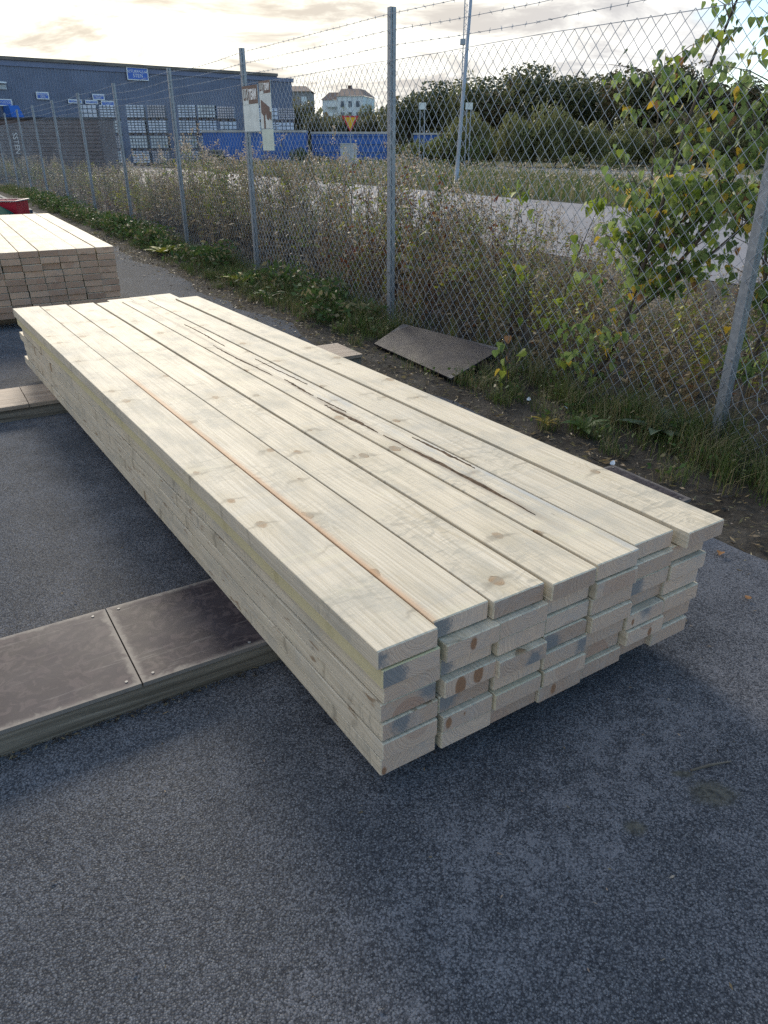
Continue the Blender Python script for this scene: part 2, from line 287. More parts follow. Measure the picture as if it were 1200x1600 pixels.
# ------------------------------------------------------------------ builders
class MB:
    def __init__(s): s.v = []; s.f = []; s.mi = []
    def add(s, vs, fs, mi=0):
        o = len(s.v); s.v += [tuple(p) for p in vs]; s.f += [tuple(i + o for i in f) for f in fs]; s.mi += [mi] * len(fs); return s
    def box(s, x0, y0, z0, x1, y1, z1, mi=0, M=None):
        vs = [Vector(p) for p in ((x0, y0, z0), (x1, y0, z0), (x1, y1, z0), (x0, y1, z0), (x0, y0, z1), (x1, y0, z1), (x1, y1, z1), (x0, y1, z1))]
        if M: vs = [M @ p for p in vs]
        return s.add(vs, [(0, 3, 2, 1), (4, 5, 6, 7), (0, 1, 5, 4), (1, 2, 6, 5), (2, 3, 7, 6), (3, 0, 4, 7)], mi)
    def prism(s, poly, z0, z1, mi=0, cap=True):
        k = len(poly); vs = [(p[0], p[1], z0) for p in poly] + [(p[0], p[1], z1) for p in poly]
        fs = [(i, (i + 1) % k, (i + 1) % k + k, i + k) for i in range(k)]
        if cap: fs += [tuple(range(k - 1, -1, -1)), tuple(range(k, 2 * k))]
        return s.add(vs, fs, mi)
    def tube(s, pts, rad, sides=6, mi=0, cap=True):
        pts = [Vector(p) for p in pts]; k = len(pts)
        rad = rad if isinstance(rad, (list, tuple)) else [rad] * k
        vs = []
        for i, p in enumerate(pts):
            t = (pts[min(i + 1, k - 1)] - pts[max(i - 1, 0)]).normalized()
            a = t.cross(Vector((0, 0, 1)) if abs(t.z) < .9 else Vector((1, 0, 0))).normalized(); b = t.cross(a)
            for j in range(sides):
                q = 2 * math.pi * (j + .5) / sides; vs.append(p + (a * math.cos(q) + b * math.sin(q)) * rad[i])
        fs = [(i * sides + j, i * sides + (j + 1) % sides, (i + 1) * sides + (j + 1) % sides, (i + 1) * sides + j) for i in range(k - 1) for j in range(sides)]
        if cap: fs += [tuple(range(sides)), tuple(range((k - 1) * sides, k * sides))]
        return s.add(vs, fs, mi)
    def build(s, name, mats, parent=None, M=None, smooth=False, bevel=0):
        me = bpy.data.meshes.new(name); me.from_pydata(s.v, [], s.f)
        for m in (mats if isinstance(mats, (list, tuple)) else [mats]): me.materials.append(m)
        me.polygons.foreach_set('material_index', s.mi)
        if smooth: me.polygons.foreach_set('use_smooth', [True] * len(s.f))
        me.update()
        return link(name, me, parent, M)
def link(name, me, parent=None, M=None):
    o = bpy.data.objects.new(name, me); COL.objects.link(o)
    if parent is not None: o.parent = parent
    if M is not None: o.matrix_basis = M
    return o
def np_mesh(name, V, F, mats, mi=None):
    me = bpy.data.meshes.new(name); V = np.asarray(V, np.float32); F = np.asarray(F, np.int32); k = F.shape[1]
    me.vertices.add(len(V)); me.vertices.foreach_set('co', V.ravel())
    me.loops.add(F.size); me.loops.foreach_set('vertex_index', F.ravel())
    me.polygons.add(len(F)); me.polygons.foreach_set('loop_start', np.arange(0, F.size, k, dtype=np.int32))
    for m in mats: me.materials.append(m)
    if mi is not None: me.polygons.foreach_set('material_index', np.asarray(mi, np.int32))
    me.update(calc_edges=True); return me
def tag(o, label=None, cat=None, group=None, kind=None):
    for k, v in (('label', label), ('category', cat), ('group', group), ('kind', kind)):
        if v: o[k] = v
    return o
def thing(name, label, cat, loc=(0, 0, 0), rz=0, group=None, M=None):
    o = bpy.data.objects.new(name, None); COL.objects.link(o); o.empty_display_size = .2
    if M is not None: o.matrix_basis = M
    else: o.location = loc; o.rotation_euler = (0, 0, rz)
    return tag(o, label, cat, group)
def copy_tree(o, parent=None):
    c = o.copy(); COL.objects.link(c)
    if parent is not None: c.parent = parent
    for ch in o.children: copy_tree(ch, c)
    return c
def frame(o, X, Y):
    X = Vector(X).normalized(); Y = Vector(Y).normalized(); Z = X.cross(Y).normalized()
    return Matrix(((X.x, Y.x, Z.x, o[0]), (X.y, Y.y, Z.y, o[1]), (X.z, Y.z, Z.z, o[2]), (0, 0, 0, 1)))
def text(body, size, m, parent, M, name='lettering', align='CENTER', depth=.0015, bold=0.0, sx=1.0):
    cu = bpy.data.curves.new('t', 'FONT'); cu.body = body; cu.size = size; cu.align_x = align; cu.align_y = 'CENTER'; cu.extrude = depth; cu.offset = bold; cu.resolution_u = 3
    t = bpy.data.objects.new('t', cu); COL.objects.link(t)
    me = bpy.data.meshes.new_from_object(t.evaluated_get(bpy.context.evaluated_depsgraph_get()))
    bpy.data.objects.remove(t); me.materials.clear(); me.materials.append(m)
    me.transform(Matrix.Diagonal((sx, 1, 1, 1)))
    return link(name, me, parent, M)
ORD = ['top', 'second', 'third', 'fourth', 'fifth', 'sixth', 'seventh', 'eighth', 'ninth', 'tenth', 'eleventh']
ORDC = ['first'] + ORD[1:]

# fence frame: s along the fence away from the camera, o across it (positive beyond)
FA = .5347; FD = Vector((-math.sin(FA), math.cos(FA), 0)); FN = Vector((math.cos(FA), math.sin(FA), 0)); F0 = Vector((1.618, 3.476, 0))
def FP(s, o, z=0.0): return F0 + FD * s + FN * o + Vector((0, 0, z))

# ------------------------------------------------------------------ ground, yard, road
def sheet(name, pts, z, m, kind='structure'):
    b = MB(); b.add([(p[0], p[1], z) for p in pts], [tuple(range(len(pts)))]); return tag(b.build(name, m), kind=kind)
sheet('ground', [(-900, -300), (900, -300), (900, 1500), (-900, 1500)], -.024, GROUND)
sheet('soil_strip', [FP(-6, -1.6), FP(-6, 4.6), FP(90, 4.6), FP(90, -1.6)], -.012, SOIL)
edge = []
for i in range(260):
    s = -6 + i * .4 if i < 60 else 18 + (i - 60) * .36
    edge.append(FP(s, -.74 + .07 * math.sin(s * 2.1) + .05 * math.sin(s * 5.3 + 1) + RNG.normal(0, .02)))
sheet('yard_asphalt', [(-120, edge[-1][1])] + [(-120, -60), (10, -60), (edge[0][0] + 3, edge[0][1] - 5)] + edge, 0.0, ASPHALT)
sheet('road', [FP(-25, 4.2), FP(-25, 11.3), FP(110, 11.3), FP(110, 4.2)], -.004, ROAD)
sheet('road', [FP(-25, 23.5), FP(-25, 32), FP(42, 32), FP(42, 23.5)], -.006, ROAD)
sheet('storage_yard', [(-80, 58), (-80, 120), (12, 120), (4, 62), (-3, 58)], -.014, ROAD)

# ------------------------------------------------------------------ lumber
def board_mesh(Wd, T, L, seed, wane=0.0, bow=.0, seg=10):
    r = np.random.default_rng(seed); b = MB(); c = .0014
    prof = [(-Wd / 2 + c, 0), (Wd / 2 - c, 0), (Wd / 2, c), (Wd / 2, T - c), (Wd / 2 - c, T), (-Wd / 2 + c, T), (-Wd / 2, T - c), (-Wd / 2, c)]
    vs = []; p1, p2 = r.uniform(0, 6, 2); a1, a2 = r.normal(0, .0012, 2)
    ys = [0.0, .0035] + [L * i / seg for i in range(1, seg)] + [L - .0035, L]; seg = len(ys) - 1
    for i in range(seg + 1):
        y = ys[i]; ins = .0018 if i in (0, seg) else 0.0; ox = a1 * math.sin(p1 + y * 1.3) * 1.6 + bow * math.sin(math.pi * y / L); oz = 0
        for j, (x, z) in enumerate(prof):
            xx = x * (1 - ins / (Wd / 2)) + ox; zz = T / 2 + (z - T / 2) * (1 - ins / (T / 2)) + oz
            if wane and j in (4, 3): xx -= wane * (.6 + .4 * math.sin(p2 + y * 3)) * (1 if j == 4 else 0); zz -= wane * .55 * (1 if j == 3 else 0) * (.6 + .4 * math.sin(p2 + y * 3))
            vs.append((xx, y, zz))
    k = 8; fs = [(i * k + j, (i + 1) * k + j, (i + 1) * k + (j + 1) % k, i * k + (j + 1) % k) for i in range(seg) for j in range(k)]
    fs = [f[::-1] for f in fs]
    fs += [tuple(range(k)), tuple(range(seg * k + k - 1, seg * k - 1, -1))]
    b.add(vs, fs); return b
def board_props(o, seed, **kw):
    r = np.random.default_rng(seed)
    o['pith'] = [float(r.uniform(-.05, .05)), 0.0, float(r.choice([r.uniform(-.03, .0), r.uniform(.05, .09), r.uniform(.01, .04)]))]
    base = dict(tone=0.0, orange=0.0, bluish=0.0, yellow=0.0, speck=0.0, heart=float(r.uniform(.03, .05)), heartmix=float(r.choice([0, 0, .12, .3])),
                blue=[0.0, -1.0, 0.0], knot1=[0.0, -1.0, 0.0], knot2=[0.0, -1.0, 0.0])
    base.update(kw)
    for k, v in base.items(): o[k] = v
PA = .5796; PW = .1521; PT = .05; PX, PY, PZ = -.005, 1.2108, .0863
def pile_M(ax, ay, a, u, v, z): # u across (m), v along (m)
    ca, sa = math.cos(a), math.sin(a)
    return Matrix.Translation((ax + u * ca - v * sa, ay + u * sa + v * ca, z)) @ Matrix.Rotation(a, 4, 'Z')
FEAT = {(0, 1): ('blue-stained left end', dict(blue=[-.055, .042, .02])), (0, 3): ('pink half-moon heartwood end', dict(pith=[-.0, 0, -.012], heart=.052, heartmix=.95, blue=[.06, .035, .05])),
        (0, 4): ('dark blue-grey end patch', dict(blue=[-.025, .028, .035])), (0, 5): ('pinkish clean-cut end', dict(heartmix=.45)), (0, 6): ('brown-spotted lower corner', dict(knot1=[-.066, .007, .012])),
        (1, 1): ('single red end knot', dict(knot1=[-.002, .0095, .024])), (1, 2): ('faintly stained left end', dict(blue=[-.07, .03, .02])), (1, 3): ('two red-brown end knots', dict(knot1=[-.028, .0155, .018], knot2=[.022, .0145, .03])),
        (1, 4): ('blue-stained upper corner', dict(blue=[-.055, .04, .05])), (1, 5): ('brown streaks on its end', dict(knot1=[-.055, .009, .025], knot2=[-.01, .003, .03])), (1, 6): ('plain ringed pale end', {}),
        (2, 1): ('plain wide-ringed end', {}), (2, 2): ('pale greyish end', {}), (2, 3): ('dark blue patch at right', dict(blue=[.035, .026, .005])), (2, 4): ('tight-ringed cream end', {}),
        (2, 5): ('orange-edged pale end', dict(yellow=.3)), (2, 6): ('pink lower-left end', dict(pith=[-.05, 0, -.01], heart=.05, heartmix=.6)),
        (3, 1): ('dark crack across its end', dict(knot1=[-.01, .0022, .035])), (3, 2): ('softly pink end', dict(heartmix=.4)), (3, 3): ('blue stain and rounded underside', dict(blue=[-.05, .035, .01])), (3, 4): ('rough blue-edged end', dict(blue=[.06, .025, .03])),
        (3, 5): ('bark-edged waney corner', {}), (3, 6): ('small red knot, pinkish end', dict(knot1=[-.025, .009, .025], heartmix=.4)),
        (4, 1): ('pink ringed end', dict(heartmix=.5, heart=.06)), (4, 5): ('brownish pink heart end', dict(heartmix=.8, heart=.055, pith=[0, 0, -.005])),
        (5, 1): ('light grey end', {}), (5, 2): ('blue-grey left end', dict(blue=[-.06, .035, .02])), (5, 3): ('dark brown notched corner', dict(knot1=[-.062, .013, .04])), (5, 4): ('rounded corners and small knot', dict(knot1=[-.05, .006, .02], blue=[0, .02, .045])),
        (5, 5): ('reddish knot at right', dict(knot1=[.02, .008, .015], heartmix=.5)), (6, 3): ('pinkish fine-ringed end', dict(heartmix=.5)), (6, 1): ('split upper-edge end', {})}
TOPL = ['pale top board at the left edge with amber pitch pocket and round knot', 'top board with orange-brown streak along its left edge', 'top board with raised torn grain along its left side, third from left',
        'top board with curved upper end and knot by the corner, fourth from left', 'top board with long dark bark streaks and blue-grey right half', 'top board with toothed saw scar along it, second from right',
        'top board at right edge with split end and knot, jutting out furthest']
GEN = ['plain pale end', 'cream end with faint rings', 'greyish sawn end', 'light end with even rings']
topz = PZ + 6 * PT
bark = simple('bark', (.10, .066, .040), .9, 0, .45, 60, .15, 120)
for c in range(7):
    for l in range(7):
        seed = 100 + c * 11 + l; r = np.random.default_rng(seed)
        z = PZ + (6 - l) * PT
        jit = float(r.normal(0, .0075)); ux = (c + .5) * PW + float(r.normal(0, .0018))
        L = 4.12 - .03 * c + float(r.normal(0, .02)); v0 = jit
        wd = PW - .0035 - float(r.uniform(0, .004)); th = PT - .0036
        if l == 0:
            v0 = [-.004, .018, .006, -.012, -.006, .012, -.022][c]; ux += [-.012, -.010, -.006, -.004, .0, .004, .016][c]; L = 4.10 - v0 - .035 * c
            wd = PW - [.0022, .0015, .0018, .010, .004, .003, .004][c]; z += .0006
        else:
            ux += [.0, .004, .004, .002, .0, -.002, -.004][c]
            if l > 1: L -= .06 * (l % 3)
            if l == 1: L = 4.10 if c < 4 else 4.36
            if c == 6: ux += [0, .0, .004, -.001, -.003, -.012, -.025][l] - .006
        wane = .016 if (c, l) in ((3, 5), (5, 4), (3, 3), (4, 3)) else 0
        b = board_mesh(wd, th, L, seed, wane, bow=float(r.normal(0, .002)))
        o = b.build('sawn_board', WOOD, None, pile_M(PX, PY, PA, ux, v0, z))
        fe, kw = FEAT.get((c, l), (GEN[(c + l) % 4], {})); kw = dict(kw)
        if l == 0:
            if c == 1: kw.update(orange=1.0, blue=[-.06, .035, .02])
            if c == 0: kw.update(blue=[-.075, .022, .025])
            if c == 4: kw.update(bluish=1.0)
            lab = TOPL[c]
        else: lab = f'board with {fe}, {ORD[l]} layer down, {ORDC[c]} column of near stack'
        if c == 0 and l == 1: kw['yellow'] = .9
        if c == 0 and l >= 3: kw['speck'] = 1.0
        if l == 0: kw.setdefault('heartmix', 0.0)
        board_props(o, seed, **kw); tag(o, lab, 'board', 'boards of the near stack')
        if l == 0 and c == 4:
            for (y0, y1, xa, wmax, sw) in ((.28, 1.02, -.012, .015, .03), (1.05, 1.42, -.02, .016, .018), (.62, .95, .058, .011, .012), (1.30, 1.52, .0, .007, .01), (1.55, 1.82, .0, .011, -.02), (1.9, 2.55, -.02, .010, .03), (2.5, 3.1, .02, .008, -.03), (1.7, 2.2, .045, .006, .02)):
                mbk = MB(); N = 26; lft = []; rgt = []
                for i in range(N + 1):
                    t = i / N; y = y0 + (y1 - y0) * t; wv = wmax * (math.sin(math.pi * t) ** .7) * (.55 + .45 * abs(math.sin(t * 9 + y0 * 7))) * .85 + .0005
                    xc = xa + sw * .22 * math.sin(t * 3.4 + y0) + r.normal(0, .0011); lft.append((xc - wv, y)); rgt.append((xc + wv, y))
                vs = [(x, y, th - .001) for x, y in lft] + [(x, y, th - .001) for x, y in rgt] + [(.5 * (a[0] + b2[0]) + r.normal(0, .001), a[1], th + .0022 + r.uniform(0, .0012)) for a, b2 in zip(lft, rgt)]
                K = N + 1; fs = [(i, i + 1, 2 * K + i + 1, 2 * K + i) for i in range(N)] + [(2 * K + i, 2 * K + i + 1, K + i + 1, K + i) for i in range(N)]
                mbk.add(vs, fs[::1]); mbk.build('bark_streak', bark, o)

# bearers: long low timber beams, plywood-covered
SCREW = simple('screw_head', (.22, .21, .20), .6, .3)
def screw(parent, x, y, z, r=.0042):
    b = MB(); k = 8; b.prism([(r * math.cos(i * 2 * math.pi / k), r * math.sin(i * 2 * math.pi / k)) for i in range(k)], 0, .0018)
    return b.build('screw', SCREW, parent, Matrix.Translation((x, y, z)))
def bearer(label, corner, ba, bw, bl, H, joints, film, seed, screws=(), top_t=.012):
    # local: x to the right along the beam, y across away from the viewer; origin at left near foot
    o = Vector((corner[0] - bl * math.cos(ba), corner[1] - bl * math.sin(ba), 0))
    t = thing('bearer', label, 'bearer', o, ba, 'bearers under the stacks')
    hb = H - top_t
    for (y0, y1) in ((.012, bw * .47), (bw * .53, bw - .012)):
        b = MB(); b.box(0, -(y1 - y0) / 2, 0, bl - .006, (y1 - y0) / 2, hb - .001); b.build('beam', OLD, t, Matrix.Translation((0, (y0 + y1) / 2, 0)))
    js = [0] + list(joints) + [bl]
    for a, c in zip(js, js[1:]):
        b = MB(); hx = (c - a) / 2 - .002; hy = bw / 2; b.box(-hx, -hy, 0, hx, hy, top_t)
        p = b.build('plywood_panel' if film else 'plank', FILM if film else PLANK, t, Matrix.Translation(((a + c) / 2, bw / 2, hb))); p['half'] = [hx, hy, 0.0]; p['film_tone'] = 1.0 if a < bl - 2.2 else 1.0 if a < bl - 1 else .6
        for sx in (-hx + .03, hx - .03):
            for sy in (-hy + .022, hy - .022): screw(p, sx + random.uniform(-.012, .012), sy + random.uniform(-.006, .006), top_t)
        for sx in np.arange(-hx + .3, hx - .15, .3): screw(p, sx, -hy + .02, top_t); screw(p, sx + .05, hy - .02, top_t)
    return t
BL = 4.3
bearer('dark plywood-covered bearer in the foreground under the near stack', (1.205, 2.654), .5492, .4045, BL, .0855, (BL - 2.142 - 1.25, BL - 2.142, BL - .9), True, 1)
bearer('brown bare-topped wooden bearer under the far end of near stack', (-.14, 4.902), .54, .36, 3.4, .0855, (1.35, 2.65), False, 2, top_t=.02)

# far stack, ten layers
QA, QX, QY, QW = .515, -2.205, 6.42, .1425
FL = 3.75
protos = [board_mesh(QW - .004, PT - .003, FL, 900 + i, 0, 0, 6).build('sawn_board', WOOD).data for i in range(4)]
for ob in [o for o in COL.objects if o.name.startswith('sawn_board') and o.data in protos]: bpy.data.objects.remove(ob)
for c in range(8):
    for l in range(10):
        r = np.random.default_rng(2000 + c * 13 + l)
        u = -(c + .5) * QW + float(r.normal(0, .002)) + .012 * (.5 - l / 10) * (1 if c == 0 else .6) + (.01 * l if c == 0 else .004 * l) * -.3
        o = link('sawn_board', protos[(c * 3 + l) % 4], None, pile_M(QX, QY, QA, u + .006 * l * .8, float(r.normal(0, .007)), .0863 + (9 - l) * PT))
        board_props(o, 2000 + c * 13 + l, tone=float(r.uniform(.9, 1.5)), heartmix=float(r.choice([.2, .5, .0])), **({'blue': [0.0, .06, .03]} if (c, l) in ((6, 2), (6, 1)) else {}))
        tag(o, f'brownish board, {ORD[l]} row down, {ORDC[c]} column from right in far stack', 'board', 'boards of the far stack')
def P2(u, v): 
    return (QX + u * math.cos(QA) - v * math.sin(QA), QY + u * math.sin(QA) + v * math.cos(QA))
bearer('worn wooden bearer under the front of the far stack', P2(.02, .25), QA, .30, 2.2, .0855, (1.1,), False, 3, top_t=.02)
bearer('wooden bearer poking out beside the back of the far stack', P2(.10, 2.2), QA, .22, 2.2, .0855, (1.1,), False, 4, top_t=.02)

# plywood sheet leaning on the fence foot
b = MB(); c4 = [Vector(p) for p in ((-.071, 5.486, .004), (.419, 4.545, .012), (.77, 4.845, .125), (.148, 5.83, .075))]
ct = sum(c4, Vector()) / 4; X = (c4[1] - c4[0]); Yv = (c4[3] - c4[0]); M = frame(ct, X, Yv - X * (Yv.dot(X) / X.dot(X))); Mi = M.inverted()
lo = [Mi @ p for p in c4]; b.add([(p.x, p.y, p.z) for p in lo] + [(p.x, p.y, p.z + .012) for p in lo], [(3, 2, 1, 0), (4, 5, 6, 7), (0, 1, 5, 4), (1, 2, 6, 5), (2, 3, 7, 6), (3, 0, 4, 7)])
o = b.build('plywood_sheet', FILM, None, M); o['half'] = [.57, .235, 0.0]; o['film_tone'] = .12
tag(o, 'dark film-faced plywood sheet leaning on the fence foot beside the second post', 'plywood sheet')

# ------------------------------------------------------------------ fence
fence = thing('chain_link_fence', 'long galvanised chain-link fence with three barbed wires on top', 'fence')
MT = 1.86; SP = [-3.05, 0, 3.12, 5.98, 8.49, 11.48] + [11.48 + 2.87 * k for k in range(1, 13)]
prof = [(-.0225, -.0225), (-.012, -.0225), (-.008, -.015), (-.004, -.0225), (.0225, -.0225), (.0225, .0225), (-.0225, .0225)]
pm = MB(); pm.prism([(x, y) for x, y in prof], 0, 2.18); pm_o = pm.build('post', GALV); PM = pm_o.data; bpy.data.objects.remove(pm_o)
bm_ = MB(); bm_.tube([(0, 0, 0), (0, -.012, 0)], .0065, 6); bo = bm_.build('bolt', RUSTY); BM = bo.data; bpy.data.objects.remove(bo)
cm = MB(); cm.tube([(-.004, .0, -.02), (-.008, -.006, -.012), (-.008, -.006, .012), (-.004, .0, .02)], .0025, 5); co = cm.build('wire_clip', RUSTY); CM = co.data; bpy.data.objects.remove(co)
for i, s in enumerate(SP):
    # local -y faces along the fence towards the viewer, local -x faces the yard
    lean = .0 if i != 2 else 0
    M = frame(FP(s, .03), FN, FD)
    p = link('post', PM, fence, M)
    if i < 9:
        for z in (.42, 1.05, 1.62): link('bolt', BM, p, Matrix.Translation((-.0225, -.012, z)) @ Matrix.Rotation(R(-90), 4, 'Z'))
        for z in (1.86, 1.95, 2.04, 2.135): link('wire_clip', CM, p, Matrix.Translation((-.0225, -.016, z)))
pz = .087; px_ = .083
def mesh_bay(s0, s1, sides):
    n = max(2, int(round((s1 - s0) / (px_ / 2)))); hp = (s1 - s0) / n; J = int(MT / (pz / 2))
    k = np.arange(n)[:, None]; j = np.arange(J + 1)[None, :]
    x = k * hp + np.where((j + k) % 2 == 1, hp, 0.0) + 0 * j; z = MT - j * pz / 2 + 0 * k
    y = np.where((j % 2) == 0, .0016, -.0016) + 0 * k
    x = x + .006 * np.sin(z * 5 + s0) * np.sin(x * 3.1 + s0); z = z + .006 * np.sin(x * 2.3 + s0 * 1.7) + 0 * x
    bow = .02 * np.sin(z * 2.2 + x * 1.3 + s0) * np.sin(np.pi * z / MT); y = y + bow
    if s0 < 4:  # dented foot near the near posts
        d = np.exp(-((x - (s1 - s0) * .93) ** 2) / .05 - ((z - .3) ** 2) / .04); z = z - d * .05; x = x + d * .02 * np.sin(z * 60)
    P = np.stack([x, y, z], -1); rad = .00175 if sides == 4 else .0013
    ang = np.arange(sides) * 2 * np.pi / sides + .4
    ring = np.stack([np.cos(ang), np.sin(ang), 0 * ang], -1) * rad * np.array([1.15, 1, 1])
    V = (P[:, :, None, :] + ring[None, None]).reshape(-1, 3)
    idx = np.arange(n * (J + 1) * sides).reshape(n, J + 1, sides); a = idx[:, :-1]; bq = idx[:, 1:]
    F = np.stack([a, np.roll(a, -1, 2), np.roll(bq, -1, 2), bq], -1).reshape(-1, 4)
    return V, F
for i in range(len(SP) - 1):
    V, F = mesh_bay(SP[i], SP[i + 1], 4 if i < 3 else 3)
    o = link('chain_link_mesh', np_mesh('chain_link_mesh', V, F, [WIRE]), fence, frame(FP(SP[i], -.004), FD, Vector((0, 0, 1)).cross(FD)))
    o.matrix_basis = Matrix(((FD.x, FN.x, 0, FP(SP[i], -.004).x), (FD.y, FN.y, 0, FP(SP[i], -.004).y), (0, 0, 1, 0), (0, 0, 0, 1))); o['kind'] = 'stuff'
MF = Matrix(((FD.x, FN.x, 0, F0.x), (FD.y, FN.y, 0, F0.y), (0, 0, 1, 0), (0, 0, 0, 1)))
tw = MB(); tw.tube([(s, -.006, MT - .004 * math.sin(s * 3)) for s in np.arange(SP[0], SP[-1], .5)], .0022, 4)
tw.build('tension_wire', WIRE, fence, MF)
for zz in (1.95, 2.04, 2.135):
    bw_ = MB(); pts = []
    for i in range(len(SP) - 1):
        for t in np.arange(0, 1, .25): pts.append((SP[i] + (SP[i + 1] - SP[i]) * t, -.005, zz - .03 * math.sin(math.pi * t) * (.5 + .5 * math.sin(i * 2.3 + zz * 9))))
    bw_.tube(pts, .0019, 4)
    ss = np.array([p[0] for p in pts]); zs = np.array([p[2] for p in pts]); s = SP[0]
    while s < 22:
        z = float(np.interp(s, ss, zs))
        for q in range(2):
            a = random.uniform(0, math.pi); d = Vector((.35 * random.choice((-1, 1)), math.cos(a), math.sin(a))).normalized() * .014
            bw_.tube([Vector((s, -.005, z)) - d, Vector((s, -.005, z)) + d], .0011, 3, cap=False)
        bw_.tube([(s - .005, -.005, z), (s + .005, -.005, z)], .0034, 4)
        s += random.uniform(.095, .115)
    bw_.build('barbed_wire', WIRE, fence, MF)

# signs hung on the fence by the third visible post
S_WHITE = simple('sign_white', (.62, .68, .66), .45, 0, .12, 9); S_BROWN = simple('sign_brown', (.15, .095, .075), .5, 0, .12, 9); S_PALE = simple('sign_pale_green', (.56, .64, .56), .45, 0, .08, 9); S_LET = simple('sign_letter_white', (.78, .78, .76), .5, 0, .03)
def fence_sign(label, s_left, wd, z1, ht, kind):
    Mx = frame(FP(s_left, -.016, z1 - ht), -FD, Vector((0, 0, 1)))
    t = thing('fence_sign', label, 'sign', M=Mx)
    b = MB(); b.box(0, 0, -.004, wd, ht, 0); b.build('sign_panel', {'a': S_WHITE, 'b': S_WHITE, 'c': S_PALE}[kind], t)
    if kind in 'ab':
        hh = .40 * ht if kind == 'a' else .26 * ht
        b = MB(); b.box(0, ht - hh, .0, wd, ht, .0012); hd = b.build('sign_header', S_BROWN, t)
        b = MB(); b.box(.012, ht - hh - .004, .0015, wd * .40, ht - hh * .16, .0025); b.build('letter_field', S_WHITE, t)
        cy = ht - hh * .52; sz = hh * .82
        text('LI', sz, S_BROWN, t, Matrix.Translation((wd * .16, cy, .003)), bold=.004 * sz / .13, sx=.62)
        text('S', sz, S_BROWN, t, Matrix.Translation((wd * .32, cy, .003)), bold=.004 * sz / .13, sx=.62)
        text('TEAM', sz * .92, S_LET, t, Matrix.Translation((wd * .69, cy, .003)), bold=.005 * sz / .13, sx=.60)
    if kind == 'b':
        k = ht / .385; w_ = wd
        b = MB(); b.add([(x * w_, y * ht, .0016) for x, y in ((.10, .62), (.86, .44), (.74, .17), (.56, .20), (.50, .34), (.46, .28), (.42, .30), (.42, .0), (.28, .0), (.28, .27), (.10, .34))], [tuple(range(11))[::-1]])
        b.add([(x * w_, y * ht, .0016) for x, y in ((.84, .36), (.98, .34), (.96, .16), (.76, .22))], [(0, 1, 2, 3)[::-1]])
        b.build('arrow_graphic', S_BROWN, t)
    return t
fence_sign('white sign with brown lettered header on fence post, left of the arrow sign', 5.93, .40, 1.845, .40, 'a')
fence_sign('narrow fence sign with bent brown arrow below lettered header', 5.49, .275, 1.865, .40, 'b')
fence_sign('small pale green blank sign hung below the arrow sign', 5.48, .275, 1.46, .185, 'c')

# ------------------------------------------------------------------ warehouse and storage yard
WB = simple('blue_grey_cladding', (.15, .17, .235), .45, .25, .12, .6); FAS = simple('fascia_blue', (.16, .18, .265), .45, .2, .1, .5); ROOFM = simple('roof_edge', (.17, .145, .12), .8, 0, .2, 1)  # cladding blue paled and greyed, distance haze put into its colour
A = Vector((-27.27, 62, 0)); B_ = Vector((-8.37, 78, 0)); wd_ = (B_ - A).normalized(); LW = 62.0; WH = 6.95
Mw = frame(B_ - wd_ * LW, wd_, (-wd_.y, wd_.x, 0))       # x along the wall to the right, y into the building
wh = thing('warehouse', 'long blue-grey corrugated metal warehouse with flat dark roof edge', 'building', M=Mw)
pit = .25; n = int(LW / pit); xs = []; 
for i in range(n): xs += [(i * pit, 0), (i * pit + .09, 0), (i * pit + .115, -.03), (i * pit + .225, -.03)]
xs.append((n * pit, 0)); b = MB(); k = len(xs)
b.add([(x, y, 0) for x, y in xs] + [(x, y, WH - .57) for x, y in xs], [(i, i + 1, k + i + 1, k + i) for i in range(k - 1)]); b.build('corrugated_wall', WB, wh)
b = MB(); ys = []
for i in range(100): ys += [(i * pit, 0), (i * pit + .09, 0), (i * pit + .115, .05), (i * pit + .225, .05)]
b.add([(LW + y, x, 0) for x, y in ys] + [(LW + y, x, WH - .57) for x, y in ys], [(i, i + 1, len(ys) + i + 1, len(ys) + i) for i in range(len(ys) - 1)]); b.build('corrugated_wall', WB, wh)
b = MB(); b.box(-.1, -.12, WH - .58, LW - 1.6, .1, WH - .22); b.build('fascia', FAS, wh)
b = MB(); b.box(LW - 1.59, -.14, WH - .60, LW + .14, 25, WH - .3); b.build('fascia', FAS, wh)
b = MB(); b.box(-.2, -.28, WH - .215, LW - 1.6, 25, WH + .0); b.build('roof', ROOFM, wh)
SG = simple('window_frame_white', (.7, .72, .73), .4); GL = simple('window_glass', (.35, .40, .44), .12, 0, .1)
def wl(px_x, px_z): return None
f = thing('wall_window', 'small white-framed window with white hood high on the warehouse wall', 'window', M=Mw @ Matrix.Translation((0, 0, 0)))
bpy.data.objects.remove(f)
def wall_x(px, Y=None):     # where the sight line of an image column meets the facade
    u = (px - 600) / 1170
    # facade point P = C + wd_*t ; ray (u*k, k) in plan, scaled by view pitch
    Cc = B_ - wd_ * LW; kx = u * .8975
    t = (kx * Cc.y - Cc.x) / (wd_.x - kx * wd_.y); return t, (Cc + wd_ * t).y
def wall_z(py, Y): return 1.331 + (225.1 - py) * Y / 1452.0
def on_wall(x0, x1, y0, y1):
    t0, Y0 = wall_x(x0); t1, Y1 = wall_x(x1); Ym = (Y0 + Y1) / 2; return t0, t1, wall_z(y1, Ym), wall_z(y0, Ym)
BLUE = simple('sign_blue', (.075, .16, .50), .5, 0, .08, 3); 
